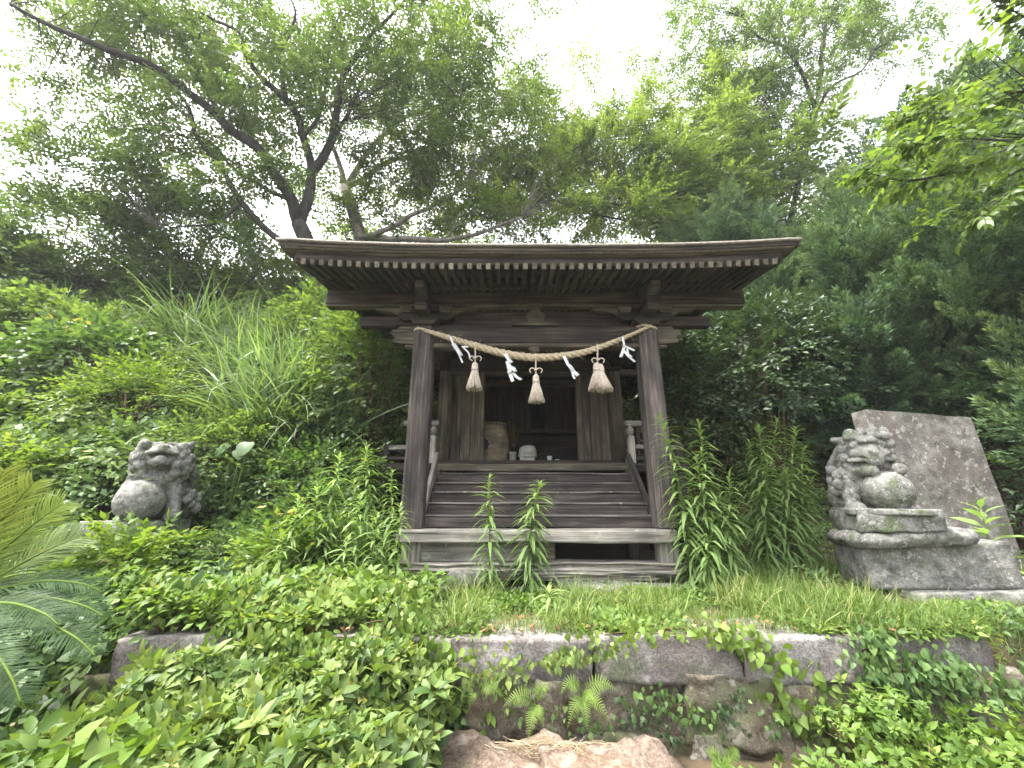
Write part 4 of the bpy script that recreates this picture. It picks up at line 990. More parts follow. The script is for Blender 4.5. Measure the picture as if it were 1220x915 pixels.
limbs = [([base, base.lerp(f3, .6), f3, A(852, 235, 9.1), A(845, 200, 9.2)], .17, .10), ([f3, A(838, 268, 8.8), A(800, 262, 8.6), A(760, 266, 8.4), A(720, 258, 8.2)], .08, .02), ([A(838, 285, 8.8), A(810, 290, 8.6), A(783, 265, 8.5), A(808, 238, 8.5), A(813, 190, 8.5), A(812, 150, 8.5)], .07, .02), ([A(845, 200, 9.2), A(860, 150, 9.2), A(870, 90, 9.2)], .08, .02), ([A(783, 265, 8.5), A(750, 250, 8.4), A(722, 240, 8.3)], .03, .01), ([A(812, 190, 8.5), A(780, 170, 8.6), A(762, 130, 8.7), A(772, 60, 8.7)], .04, .012)]
crown = [ell(800, 190, 8.9, 110, 75, 1.4, 140), ell(715, 190, 9.2, 60, 55, 1.0, 50), ell(760, 250, 8.6, 100, 32, 1.0, 50), ell(870, 230, 9.0, 60, 60, 1.0, 40), ell(850, 115, 9.2, 60, 45, 1.0, 34), ell(765, 110, 8.9, 26, 45, .6, 12)]
broad_tree('cherry_tree', 'light green tree with crooked low branches behind the right end of the roof', 'tree', limbs, crown, SP_MID, 'l_yellow', 'bark', 23, 13, (.8, 1.2), 'trees on the slope')
base = Vector((6.2, 9.8, float(H(6.2, 9.8))-.1)); f4 = A(972, 130, 9.2)
limbs = [([base, A(955, 200, 9.5), f4, A(978, 80, 9.2), A(985, 20, 9.1)], .09, .05), ([f4, A(940, 60, 9.0), A(905, 45, 8.8), A(885, 20, 8.6)], .06, .02), ([A(955, 200, 9.5), A(985, 110, 9.2), A(1025, 85, 9.0), A(1040, 60, 8.9)], .05, .02), ([A(958, 185, 9.4), A(935, 170, 9.2), A(930, 150, 9.1)], .04, .02)]
crown = [ell(930, 50, 9.0, 100, 55, 1.2, 75), ell(1000, 30, 9.2, 80, 50, 1.2, 60), ell(930, 120, 9.2, 70, 50, 1.0, 60), ell(890, 190, 9.4, 70, 50, 1.0, 50), ell(870, 10, 8.8, 50, 40, .8, 16)]
broad_tree('cherry_tree', 'slim tree with bare forked stem standing above the dark juniper', 'tree', limbs, crown, SP_MID, 'l_tree', 'bark', 24, 11, (.8, 1.2), 'trees on the slope')
# trees further up the slope that close the view
FAR = [(-8.6, 9.0, 2.2, 1.6, 'l_tree', 'dense bushy tree on top of the left bank'), (-5.9, 9.4, 2.4, 1.5, 'l_far', 'pale bushy tree beside the forked tree on the bank'), (-11.2, 7.4, 1.9, 1.5, 'l_tree', 'dark bushy tree at the far end of the bank above the pampas'),
       (.2, 11.5, 4.2, 2.2, 'l_far', 'hazy round tree right behind the middle of the roof'), (2.3, 11.0, 4.0, 2.0, 'l_yellow', 'yellowish round tree behind the roof beside the crooked branches'), (-2.4, 12.5, 4.5, 2.4, 'l_far', 'pale tree behind the leaning grey tree'), (5.4, 12.5, 5.0, 2.2, 'l_far', 'pale tree behind the slim bare stem'), (-4.3, 11.2, 4.6, 2.2, 'l_far', 'pale tree right behind the fork of the dark limbs'), (-1.0, 10.8, 4.3, 2.1, 'l_far', 'pale tree behind the low limbs over the roof'), (-5.2, 13.0, 2.6, 2.2, 'l_far', 'far pale tree between the forked limbs'), (9.8, 9.4, 6.5, 2.4, 'l_tree', 'tall dark tree rising behind the juniper at the edge of the wood'), (7.4, 11.2, 8.6, 2.4, 'l_tree', 'tall tree filling the gap between slim stem and juniper'), (10.6, 7.6, 8.0, 2.4, 'l_tree', 'tall tree above the cherry bough at the edge of the wood')]
first = {}
for i, (x, y, h, r, lm, lab) in enumerate(FAR):
    z = float(H(x, y))
    if lm in first and .7 < h/first[lm][1] < 1.4:
        src, h0 = first[lm]; copy_thing(src, (x, y, z-.1), 1.3*i+.7, h/h0*(.9+.1*(i % 3)), lab); continue
    b0 = Vector((x, y, z-.1)); tp = Vector((x+.2, y, z+h*.7))
    limbs = [([b0, Vector((x, y+.1, z+h*.35)), tp], .13, .04)]+[([Vector((x, y, z+h*(.2+.12*k))), Vector((x+.5*r*math.cos(k*2.1), y+.5*r*math.sin(k*2.1), z+h*(.35+.12*k))), Vector((x+.8*r*math.cos(k*2.1), y+.8*r*math.sin(k*2.1), z+h*(.5+.1*k)))], .06, .015) for k in range(5)]
    crown = [((x, y, z+h*.62), (r, r*.9, h*.48), 85), ((x+.5*r, y, z+h*.4), (r*.8, r*.8, h*.3), 30), ((x-.5*r, y, z+h*.42), (r*.8, r*.8, h*.3), 30), ((x, y, z+h*.2), (r*1.1, r*.8, h*.25), 36)]
    first[lm] = (broad_tree('slope_tree', lab, 'tree', limbs, crown, SP_MID, lm, 'bark', 50+i, 9, (1.0, 1.5), 'trees closing the view up the slope', .01), h)
# ---- near cherry: trunk stands outside the picture, one bough hangs in
base = Vector((6.3, 2.9, float(H(6.3, 2.9))-.1))
limbs = [([base, base+Vector((.05, .05, 1.6)), base+Vector((-.1, .1, 3.2)), base+Vector((-.3, .2, 4.6))], .14, .06),
    ([base+Vector((-.05, .08, 2.4)), A(1300, 150, 3.0), A(1220, 170, 3.05), A(1150, 200, 3.1), A(1085, 215, 3.15), A(1030, 205, 3.2)], .035, .006),
    ([A(1300, 150, 3.0), A(1230, 110, 3.1), A(1180, 120, 3.2), A(1120, 135, 3.2), A(1090, 128, 3.2)], .018, .005),
    ([A(1300, 150, 3.0), A(1240, 210, 2.9), A(1200, 232, 2.9), A(1165, 258, 2.95)], .014, .005),
    ([A(1220, 170, 3.05), A(1160, 165, 3.0), A(1110, 170, 3.0), A(1075, 180, 3.05)], .010, .004),
    ([A(1300, 150, 3.0), A(1270, 60, 3.0), A(1220, 20, 3.0), A(1185, 5, 3.0)], .016, .005)]
g = np.random.default_rng(77)
ct = empty('cherry_tree', base, 'cherry tree leaning in with one leafy bough over the juniper', 'tree', 'trees on the slope')
tb = MB(); lb = MB()
for k, (pts, r0, r1) in enumerate(limbs):
    c = catmull(pts, 8); tb.tube(c, np.linspace(r0, r1, len(c)), k=7)
    if k == 0: continue
    c = np.array([tuple(p) for p in c]); c = c[len(c)//4:]
    for i in range(len(c)-1):
        for q in range(2):
            p = c[i]+(c[i+1]-c[i])*g.uniform(); dd = unit(c[i+1]-c[i]); side = np.cross(dd, [0, 0, 1.])*g.choice([-1, 1]); d = unit(dd*.9+side*g.uniform(.4, 1.0)+np.array([0, 0, g.normal(-.12, .25)])); l = g.uniform(.14, .34)
            e = p+d*l; tb.tube([p, (p+e)/2+np.array([0, 0, .01]), e-np.array([0, 0, .03])], .003, .0015, 4, cap=False)
            n_ = int(4+l*16); tt = (np.arange(n_)+.7)/n_
            P = p+d*l*tt[:, None]-np.array([0, 0, .03])*(tt**2)[:, None]
            sd_ = np.where(np.arange(n_) % 2 == 0, 1, -1)[:, None]*np.cross(d, [0, 0, 1.])[None]
            dl = unit(d*.7+sd_*.8+g.normal(0, .25, (n_, 3))-np.array([0, 0, .35])); lb.inst(LEAF8, basis(dl, unit(np.array([[0, 0, 1.]])+g.normal(0, .45, (n_, 3))))*g.uniform(.075, .125, n_)[:, None, None], P, np.clip(g.uniform(.2, .8)+g.normal(0, .12, n_), 0, 1))
cr2 = [(base+Vector((-.3, .2, 4.8)), (1.6, 1.4, .9), 60), (base+Vector((.6, .3, 3.8)), (1.2, 1.2, 1.0), 40)]
for c, r, n_ in cr2:
    P = np.array(tuple(c))+unit(g.normal(0, 1, (n_, 3)))*(g.uniform(0, 1, n_)**.4)[:, None]*np.array(r)
    for p in P: tb.tube([np.array(tuple(base+Vector((-.3, .2, 4.4)))), (np.array(tuple(base+Vector((-.3, .2, 4.4))))+p)/2+g.normal(0, .05, 3), p], .012, .003, 4, cap=False)
    for q in range(6): scatter(lb, SP_CHERRY, P+g.normal(0, .2, P.shape), np.tile([[0, 0, 1.]], (n_, 1)), .7, 1.2, g, .5)
tb.obj('trunk', M['bark'], ct, True, base); lb.obj('crown', M['l_cherry'], ct, False, base)

# ---- junipers: flame-shaped plumes of scale leaves on rising boughs
BLADE = (np.array([(-.2, 0, 0), (.2, 0, 0), (0, 1, .0)], float), np.array([(0, 1, 2)]), np.array([0, 0, .16]))
def plume_tpl(g):
    "one upright flame of foliage with smaller flames curling up its sides"
    lobes = [((0, .0, 0), (0, 1, 0), .95, .13, 520)]
    for k in range(13):
        t = .02+.72*k/12; a = k*2.4+g.normal(0, .3); o = np.array([math.cos(a), 0, math.sin(a)])
        lobes.append((np.array([0, t, 0])+o*.04, unit(o*.75+np.array([0, .8, 0])), (.42-.2*t)*g.uniform(.8, 1.2), .085*(1.15-.4*t), 250))
    parts = []
    for p0, d, L, rad, n_ in lobes:
        p0 = np.asarray(p0, float); d = unit(np.asarray(d, float)); x = unit(np.cross(d, [.3, .2, .9])); y = np.cross(d, x)
        for i in range(n_):
            t = g.uniform(0, 1)**.8; a = g.uniform(0, 6.283); o = math.cos(a)*x+math.sin(a)*y; pr = math.sin(math.pi*min(1, .2+.78*t))**.7*(1-.4*t); q = math.sqrt(g.uniform(.35, 1))
            p = p0+d*L*t+o*rad*pr*q+np.array([0, .10*t*t*L, 0])
            dr = d*(.7+.5*t)+o*.65+np.array([0, .35, 0])+g.normal(0, .22, 3)
            parts.append(xf(BLADE, basis(dr[None], (o+g.normal(0, .35, 3))[None])[0]*g.uniform(.026, .046), p, (t-.5)*.5+(q-.8)*.4+g.normal(0, .05)))  # new growth lighter at tips; lit tips and shaded inside also put into colour
    return combine(parts)
gj = np.random.default_rng(31)
PLUME = []
for k in range(5):
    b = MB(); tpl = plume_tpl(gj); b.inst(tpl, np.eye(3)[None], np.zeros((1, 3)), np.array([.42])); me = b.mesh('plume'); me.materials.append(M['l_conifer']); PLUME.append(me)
def juniper(name, label, x, y, h, r, n_, seed, zlow=.08, lean=0):
    # returns the tree
    g = np.random.default_rng(seed); z = float(H(x, y)); base = Vector((x, y, z-.1))
    t = empty(name, base, label, 'juniper', 'junipers beside the shrine'); tb = MB(); lb = MB()
    tb.tube([base, (x+.05, y, z+h*.4), (x+lean*.5, y+.05, z+h*.75), (x+lean, y, z+h*.97)], [.16, .12, .06, .015], k=8)
    for i in range(n_):
        f = (i+g.uniform())/n_; f = zlow+(1-zlow)*f; a = g.uniform(0, 6.283)
        R_ = r*(1-f)**.55*(1-.45*(max(0, .25-f)/.25))*g.uniform(.55, 1.08)*(1+.22*math.sin(a*3+f*11+seed))
        o = np.array([math.cos(a), math.sin(a), 0]); p0 = np.array([x+lean*f, y, z+h*f*.93]); p = p0+o*R_+np.array([0, 0, .25*R_])
        d = unit(o*g.uniform(.15, .6)+np.array([0, 0, 1.])+g.normal(0, .12, 3)); L = g.uniform(1.0, 1.9)*(1-.35*f)
        if i % 3 == 0: tb.tube([p0-np.array([0, 0, .3*R_]), (p0+p)/2-np.array([0, 0, .1]), p, p+d*L*.5], [.03, .02, .012, .004], k=4, cap=False)
        for q, sc_ in ((0, 1.05), (1, .75)):
            dd = unit(d+g.normal(0, .22, 3)); bs = basis(dd[None], g.normal(0, 1, (1, 3)))[0]*L*sc_; bs[:, 0] *= 1.25; bs[:, 2] *= 1.25
            mw = Matrix(bs.tolist()).to_4x4(); mw.translation = Vector(tuple(p+d*g.uniform(-.25, .3)*L-d*L*.35))
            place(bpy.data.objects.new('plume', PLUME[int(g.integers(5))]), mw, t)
    tb.obj('trunk', M['bark'], t, True, base)
    return t
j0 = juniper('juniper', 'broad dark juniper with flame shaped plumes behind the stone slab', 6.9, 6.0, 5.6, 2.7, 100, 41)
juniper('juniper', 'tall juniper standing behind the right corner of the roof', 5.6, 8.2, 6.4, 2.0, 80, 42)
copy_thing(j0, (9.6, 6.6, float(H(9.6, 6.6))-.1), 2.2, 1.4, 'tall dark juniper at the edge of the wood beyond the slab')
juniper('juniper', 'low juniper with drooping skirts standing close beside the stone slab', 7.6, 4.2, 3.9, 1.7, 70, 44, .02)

# ---- evergreen bushes of glossy leaves
SP_CAM = [spray_tpl(g_, 9, .36, .088, DIAMOND, 60, .2, jit=.6) for _ in range(4)]
def bush(name, label, c, r, n_, sp, leaf, seed, size=(.8, 1.2), cat='bush', group='evergreen bushes', rb=(.1, .9), zmin=None):
    g = np.random.default_rng(seed); c = np.array(tuple(c)); z0 = float(H(c[0], c[1])); base = Vector((c[0], c[1], z0-.05))
    t = empty(name, base, label, cat, group); tb = MB(); lb = MB()
    d = unit(g.normal(0, 1, (n_, 3))); d[:, 2] = np.where(d[:, 2] < -.55, -d[:, 2], d[:, 2])
    lump = 1+.16*np.array([noise.noise(Vector(q)*2.4+Vector((seed, 0, 0))) for q in d])+.10*np.array([noise.noise(Vector(q)*6+Vector((seed, 9, 0))) for q in d])
    P = c+d*np.array(r)*(lump*(.62+.38*g.uniform(0, 1, n_)**.5))[:, None]
    P[:, 2] = np.maximum(P[:, 2], H(P[:, 0], P[:, 1])+.05)
    dirs = unit(d*np.array([1, 1, .8])+g.normal(0, .45, (n_, 3))); up = unit(np.array([[0, 0, 1.]])+d*.5+g.normal(0, .3, (n_, 3)))
    Mx = basis(dirs, up)*g.uniform(*size, n_)[:, None, None]; k = g.integers(0, len(sp), n_); rr_ = np.clip(g.uniform(*rb, n_)*.6+.15+.18*g.normal(0, 1, n_), 0, .93)
    for j, s_ in enumerate(sp): m_ = k == j; lb.inst(s_, Mx[m_], P[m_], rr_[m_])
    for i in range(26):
        e = P[int(g.integers(n_))]; b0 = np.array(tuple(base))+np.array([g.normal(0, .06), g.normal(0, .06), 0])
        tb.tube([b0, (b0+e)/2+g.normal(0, .06, 3)+np.array([0, 0, .1]), e], [.025, .014, .004], k=5, cap=False)
    tb.obj('branches', M['twig'], t, True, base); lb.obj('foliage', M[leaf], t, False, base)
    return t
c = A(905, 455, 6.3); bush('camellia_bush', 'wide dark camellia bush with glossy leaves right of the shrine', c, (1.75, 1.15, 1.25), 1900, SP_CAM, 'l_dark', 61)
c = A(815, 500, 6.0); bush('camellia_bush', 'small dark camellia bush close behind the right porch pillar', c, (.75, .8, 1.1), 700, SP_CAM, 'l_dark', 62)
c = A(985, 480, 6.6); bush('camellia_bush', 'dark camellia bush next to the stone slab under the juniper', c, (1.0, .9, 1.0), 800, SP_CAM, 'l_dark', 63)
c = A(440, 470, 5.5); bush('camellia_bush', 'dark leafy bush close against the left side of the shrine', c, (.72, .9, 1.25), 1100, SP_CAM, 'l_tree', 64)
c = A(395, 420, 6.6); bush('camellia_bush', 'leafy bush below the left eave beside the pampas', c, (.95, .9, 1.0), 900, SP_CAM, 'l_tree', 65)
c = A(90, 300, 8.0); bush('camellia_bush', 'dark rounded bush on top of the left bank', c, (2.0, 1.2, 1.1), 1100, SP_CAM, 'l_tree', 66, (1, 1.5))
c = A(-40, 330, 6.8); bush('camellia_bush', 'dark bush at the end of the bank above the leaf cover', c, (1.3, 1.1, .9), 700, SP_CAM, 'l_tree', 67, (1, 1.5))
c = A(235, 290, 8.6); bush('camellia_bush', 'loose bush on the bank below the forked tree', c, (1.7, 1.1, .9), 900, SP_CAM, 'l_cover', 68, (1, 1.5))

# ---- leaf cover on the bank, the terrace and the wall
PHI = [rosette(g_, 7, .062, LEAF4, (-.1, .8), .075) for _ in range(4)]
HEARTL = leaf_tpl(1, .8, .10, .25, ((0, 0), (.16, .95), (.55, .72), (1, 0)))
TRI = [rosette(g_, 3, .062, HEARTL, (-.2, .6), .03) for _ in range(4)]
PIN = [spray_tpl(g_, 11, .24, .056, DIAMOND, 70, .3, jit=.3) for _ in range(4)]
def cover_h(x, y):
    h = .14+.50*np.clip(vnoise(x, y, .9, 1)+.25, 0, 1)+.22*np.clip(vnoise(x, y, 2.2, 2), -.5, 1)
    h *= 1-.55*sm((x+2.6)/.8)*sm((4.3-y)/.6)
    h += .10*np.exp(-((x+1.25)**2/.2+(y-2.9)**2/.1))
    h *= 1-.6*np.exp(-((x-pL.x-.1)**2/.3+(y-2.95)**2/.06))
    return np.clip(h, .05, 1.1)
def in_shrine(x, y): return (np.abs(x-XC) < 1.45) & (y > 3.35) & (y < 4.7) | (np.abs(x-XC) < 1.95) & (y >= 4.7) & (y < 7.2)
def in_ped(x, y): return (np.abs(x-pL.x-.03) < .40) & (np.abs(y-pL.y-.15) < .36) | (np.abs(x-pR.x-.3) < .62) & (np.abs(y-pR.y-.12) < .36) | (np.abs(x-4.42) < .6) & (np.abs(y-4.2) < .2)
def region(g, n_, xr, yr, d0=4.0, mask=None):
    x = g.uniform(*xr, n_); y = g.uniform(*yr, n_); d = np.sqrt(x*x+y*y+.5)
    k = g.uniform(0, 1, n_) < np.minimum(1, (d0/d)**1.6); k &= ~in_shrine(x, y) & ~in_ped(x, y)
    k &= np.abs(x) < 1.55*y+1.0
    if mask is not None: k &= mask(x, y)
    return x[k], y[k]
def lay_cover(name, tpls, m, n_, xr, yr, seed, smin, smax, mask=None, hs_=1.0, lo=.25, rb=(.1, .8), d0=4.0, tilt=.4):
    g = np.random.default_rng(seed); x, y = region(g, n_, xr, yr, d0, mask)
    h = cover_h(x, y)*hs_; nr = slope_n(x, y); z = HC(x, y)+h*g.uniform(lo, 1.0, len(x))
    big = vnoise(x, y, 1.3, seed); r = np.clip(g.uniform(*rb, len(x))+.30*big, 0, .97); r[g.uniform(0, 1, len(x)) < .006] = 1.0
    b = MB(); scatter(b, tpls, np.stack([x, y, z], 1), unit(nr*.6+np.array([0, -.25, .6])), smin, smax, g, tilt, rn=r)
    return tag(b.obj(name, M[m]), **KIND)
def bankmask(x, y): return (x < -1.15) & ((y > 2.5) | (x < -2.0))
o = lay_cover('bank_leaf_cover', PHI+PIN, 'l_cover', 52000, (-11, -1.0), (2.2, 9.5), 101, .75, 1.35, bankmask); tag(o, 'dense leafy undergrowth covering the bank around the mossy lion', 'undergrowth')
o = lay_cover('bank_vine_cover', TRI, 'l_cover', 15000, (-9, -1.0), (2.2, 7), 102, .7, 1.5, bankmask, 1.08, .6); tag(o, 'broad vine leaves spreading over the bank undergrowth', 'vine')
o = lay_cover('right_undergrowth', PHI+PIN, 'l_cover', 13000, (1.7, 10), (3.0, 8.0), 103, .7, 1.15, lambda x, y: (x > 2.0+.0*y) & ((y > 4.4) | (x > 4.9) | (x < 2.9) & (y > 3.5)), .8); tag(o, 'low leafy undergrowth on the slope under the camellia and juniper', 'undergrowth')
o = lay_cover('bank_edge_cover', PHI+TRI, 'l_cover', 5000, (2.3, 7), (1.2, 3.2), 108, .6, 1.0, lambda x, y: ~((x < 4.4) & (y > 2.75)) & ((x > 2.65) | (y < 1.75)), .55); tag(o, 'leafy cover on the slope beyond the broken wall end', 'ground cover')
# tall broad-leaved weeds among the cover
SP_WEED = [spray_tpl(g_, 9, .28, .08, LEAF4, 60, .35, jit=.3) for _ in range(4)]
o = lay_cover('bank_weeds', SP_WEED, 'l_vine', 5200, (-9, -1.2), (2.5, 8), 104, .8, 1.3, bankmask, 1.35, .7, (.2, .7)); tag(o, 'taller bright weeds standing out of the bank undergrowth', 'weeds')
# terrace cover between wall and shrine
o = lay_cover('terrace_leaf_cover', PHI+TRI, 'l_vine', 8500, (-1.3, 3.4), (2.38, 3.5), 105, .35, .75, lambda x, y: vnoise(x, y, 1.6, 9) > -.12, .22, .1, (.1, .8)); tag(o, 'low clover like leaves among the terrace grass', 'ground cover')
o = lay_cover('heap_vine', TRI+PHI, 'l_vine', 7500, (-2.4, -.3), (2.3, 3.9), 106, .6, 1.15, lambda x, y: G.uniform(-1.5, -.45, len(x)) > x, 1.15, .5, (.25, .95)); tag(o, 'bright heart shaped vine heaped beside the shrine sill', 'vine')

# grass
def blade_tpl(bend, wd=.012, seg=3):
    V = []; F = []
    for i in range(seg+1):
        t = i/seg; a = bend*t; y = math.sin(a)/max(bend, 1e-3) if bend > 1e-3 else 0; z = (1-math.cos(a))/max(bend, 1e-3)
        yy, zz = (1-math.cos(a))/bend, math.sin(a)/bend; ww = wd*(1-t**1.6)+.0008
        V += [(-ww/2, yy, zz), (ww/2, yy, zz)]
    for i in range(seg): a = i*2; F += [(a, a+1, a+3), (a, a+3, a+2)]
    return np.array(V, float), np.array(F, int), np.linspace(-.1, .12, (seg+1)*2)
BL = [blade_tpl(b, w_) for b, w_ in ((.5, .022), (1.0, .024), (1.7, .026), (2.3, .024))]
def grass(name, label, n_, xr, yr, seed, lmin, lmax, mask=None, rb=(.2, .85), clump=True, zoff=0, d0=6.0, off=None):
    g = np.random.default_rng(seed); x, y = region(g, n_, xr, yr, d0, mask)
    if clump: q = 30; x = x+.02*g.normal(0, 1, len(x)); 
    z = HC(x, y)-.01 if off is None else off(x, y)
    b = MB(); r = np.clip(g.uniform(*rb, len(x))+.2*vnoise(x, y, 2.2, seed), 0, .93); r[g.uniform(0, 1, len(x)) < .05] = 1
    scatter(b, BL, np.stack([x, y, z], 1), np.tile([[0, -.1, 1.]], (len(x), 1)), lmin, lmax, g, .28, rn=r)
    return tag(tag(b.obj(name, M['l_grass']), label, 'grass'), **KIND)
grass('terrace_grass', 'short bright grass on the terrace before the shrine', 20000, (-1.2, 2.4), (2.38, 3.3), 111, .04, .13, lambda x, y: vnoise(x, y, 2.1, 3) > -.15)
grass('terrace_tufts', 'longer grass tufts on the terrace between the lichen rock and the coping', 9000, (-.9, 2.5), (2.40, 3.2), 115, .12, .30, lambda x, y: vnoise(x, y, 2.6, 13) > .10, (.3, .95))
grass('long_grass', 'long drooping grass around the granite pedestal', 17000, (1.5, 4.8), (2.45, 4.3), 112, .12, .30, lambda x, y: (vnoise(x, y, 1.4, 5) > -.25) & ((x < 2.3) | (y > 3.7)), (.1, .7))
grass('pedestal_grass', 'short grass in front of the granite pedestal', 5000, (2.4, 4.9), (2.6, 3.4), 114, .05, .13, None, (.1, .7))
grass('wall_grass', 'long grass hanging over the broken end of the wall', 5000, (1.95, 4.6), (2.2, 2.75), 113, .08, .22, None, (.1, .7))

# ---- goldenrods
def goldenrod(ub, vt, ut, Y, label, group, seed, leaf=.15, dens=1.0):
    leaf *= 1.12
    g = np.random.default_rng(seed); b0 = at(ub, 690, Y); x, y = b0.x, Y; z = float(H(x, y)); tp = at(ut, vt, Y)
    base = Vector((x, y, z-.03)); h = tp.z-z; t = empty('goldenrod', base, label, 'goldenrod', group)
    c = catmull([base, base.lerp(tp, .5)+Vector((g.normal(0, .03), g.normal(0, .03), 0))-Vector(((tp.x-x)*.15, 0, 0)), tp], 8); c = np.array([tuple(p) for p in c])
    sb = MB(); sb.tube(c, np.linspace(.0075, .003, len(c)), k=5); sb.obj('stem', M['stem'], t, True, base)
    n_ = int(h/.0105*dens); f = np.linspace(.06, 1.0, n_)**.9; P = np.stack([np.interp(f, np.linspace(0, 1, len(c)), c[:, i]) for i in range(3)], 1)
    a = np.arange(n_)*2.4+g.normal(0, .25, n_); el = np.interp(f, [0, .5, .85, 1], [.05, .35, .65, 1.3])+g.normal(0, .15, n_)
    L = leaf*np.interp(f, [0, .15, .45, .85, 1], [.75, 1.0, 1.05, .85, .5])*g.uniform(.8, 1.2, n_)
    d = np.stack([np.cos(a)*np.cos(el), np.sin(a)*np.cos(el), np.sin(el)], 1)
    lb = MB(); lb.inst(LANCE, basis(d, np.array([[0, 0, 1.]])+.5*np.stack([np.cos(a), np.sin(a), 0*a], 1)*-1+g.normal(0, .15, (n_, 3)))*L[:, None, None], P, np.clip(np.interp(f, [0, .6, 1], [.2, .5, .95])+g.normal(0, .12, n_), 0, 1))
    lb.obj('foliage', M['l_golden'], t, False, base)
i = 0
for ub, ut, vt, Y, lf in [(380, 405, 545, 3.3, .15), (425, 437, 530, 3.5, .15), (360, 378, 578, 3.2, .15), (345, 356, 596, 3.1, .15), (455, 467, 562, 3.35, .13), (440, 450, 612, 3.0, .13), (468, 477, 603, 3.1, .13), (405, 415, 640, 2.9, .12), (390, 392, 600, 3.25, .14), (415, 422, 575, 3.4, .14), (335, 338, 640, 3.0, .13), (430, 430, 590, 3.2, .14)]:
    goldenrod(ub, vt, ut, Y, 'leafy goldenrod stem in the crowded clump beside the left end of the sill', 'goldenrods crowded left of the sill', 200+i, lf); i += 1
goldenrod(583, 570, 583, 3.35, 'single thin goldenrod standing before the pale infill board', None, 230, .15, 1.1)
goldenrod(628, 577, 643, 3.3, 'bushy goldenrod standing before the dark gap under the sill', None, 231, .165, 2.0)
goldenrod(655, 704, 652, 2.72, 'low tufted goldenrod growing right at the coping stones', None, 232, .13, 2.4)
for ub, ut, vt, Y, lf in [(832, 787, 497, 3.45, .16), (850, 833, 506, 3.5, .16), (838, 830, 545, 3.4, .16), (868, 869, 565, 3.45, .15), (826, 815, 600, 3.4, .15), (848, 850, 615, 3.35, .15), (860, 856, 580, 3.55, .15), (838, 822, 570, 3.55, .15), (845, 842, 640, 3.3, .13)]:
    goldenrod(ub, vt, ut, Y, 'drooping goldenrod in the clump beside the right porch pillar', 'goldenrods beside the right pillar', 200+i, lf*1.1, .85); i += 1
for ub, ut, vt, Y, lf in [(915, 905, 508, 4.0, .17), (925, 926, 500, 4.1, .17), (940, 948, 511, 4.0, .17), (918, 914, 548, 3.9, .16), (945, 957, 533, 4.0, .16), (905, 893, 528, 4.1, .16), (930, 938, 560, 3.9, .16), (955, 968, 570, 4.05, .15)]:
    goldenrod(ub, vt, ut, Y, 'tall goldenrod in the dense stand between camellia and guardian lion', 'goldenrods before the camellia', 200+i, lf, 1.0); i += 1
# broad weed before the slab
p = at(1178, 660, 3.75); base = Vector((p.x, 3.75, float(H(p.x, 3.75)))); t = empty('broadleaf_weed', base, 'upright weed with broad pointed leaves standing before the stone slab', 'weed')
g = np.random.default_rng(5); top = at(1168, 602, 3.75); sb = MB(); sb.tube([base, base.lerp(top, .5), top], .008, .004, 5); sb.obj('stem', M['stem'], t, True, base)
n_ = 22; f = np.linspace(.1, 1, n_); a = np.arange(n_)*2.4; el = np.interp(f, [0, 1], [.0, .9]); d = np.stack([np.cos(a)*np.cos(el), np.sin(a)*np.cos(el), np.sin(el)], 1)
lb = MB(); lb.inst(NARROW, basis(d, np.array([[0, 0, 1.]])+g.normal(0, .2, (n_, 3)))*np.interp(f, [0, .5, 1], [.22, .3, .16])[:, None, None], np.array(tuple(base))+f[:, None]*np.array(tuple(top-base)), g.uniform(.3, .9, n_)); lb.obj('foliage', M['l_golden'], t, False, base)

# ---- pampas grass on the bank
PB = [blade_tpl(b, .020, 8) for b in (.8, 1.3, 1.8, 2.4)]
def pampas(x, y, s, n_, seed, label, group):
    g = np.random.default_rng(seed); z = float(H(x, y)); base = Vector((x, y, z)); b = MB()
    P = np.array([x, y, z+.02])+np.stack([g.normal(0, .10, n_), g.normal(0, .10, n_), np.zeros(n_)], 1)*s
    scatter(b, PB, P, np.tile([[0, -.08, 1.]], (n_, 1)), .75*s, 1.45*s, g, .30, (.1, .95))
    tag(b.obj('pampas_grass', M['l_pampas'], None, False, base), label, 'pampas grass', group)
PAM = [(-3.3, 5.5), (-3.9, 6.0), (-2.9, 6.1), (-4.6, 6.6), (-3.5, 7.0), (-5.2, 7.3), (-4.2, 7.8), (-2.75, 5.2), (-5.7, 6.5), (-3.0, 7.4), (-4.4, 5.9), (-3.6, 6.4), (-4.9, 8.3), (-4.1, 7.1), (-3.7, 5.2), (-3.1, 5.0), (-3.3, 5.9)]
for i, (x, y) in enumerate(PAM): pampas(x, y, [1.4, 1.2, 1.1, 1.3][i % 4], 300, 300+i, 'tall arching pampas clump among the clumps on the bank below the forked tree', 'pampas clumps on the bank')
for i, (x, y) in enumerate([(-8.2, 6.3), (-7.4, 6.9), (-8.9, 6.9)]): pampas(x, y, .8, 120, 330+i, 'short pampas tuft along the top of the bank below the dark bushes', 'pampas tufts by the dark bushes')
pampas(-2.35, 4.6, .5, 60, 340, 'small pale grass tuft hanging beside the bush left of the shrine', None)
pampas(3.9, 6.0, .6, 70, 341, 'small grass tuft at the foot of the camellia bush', None)
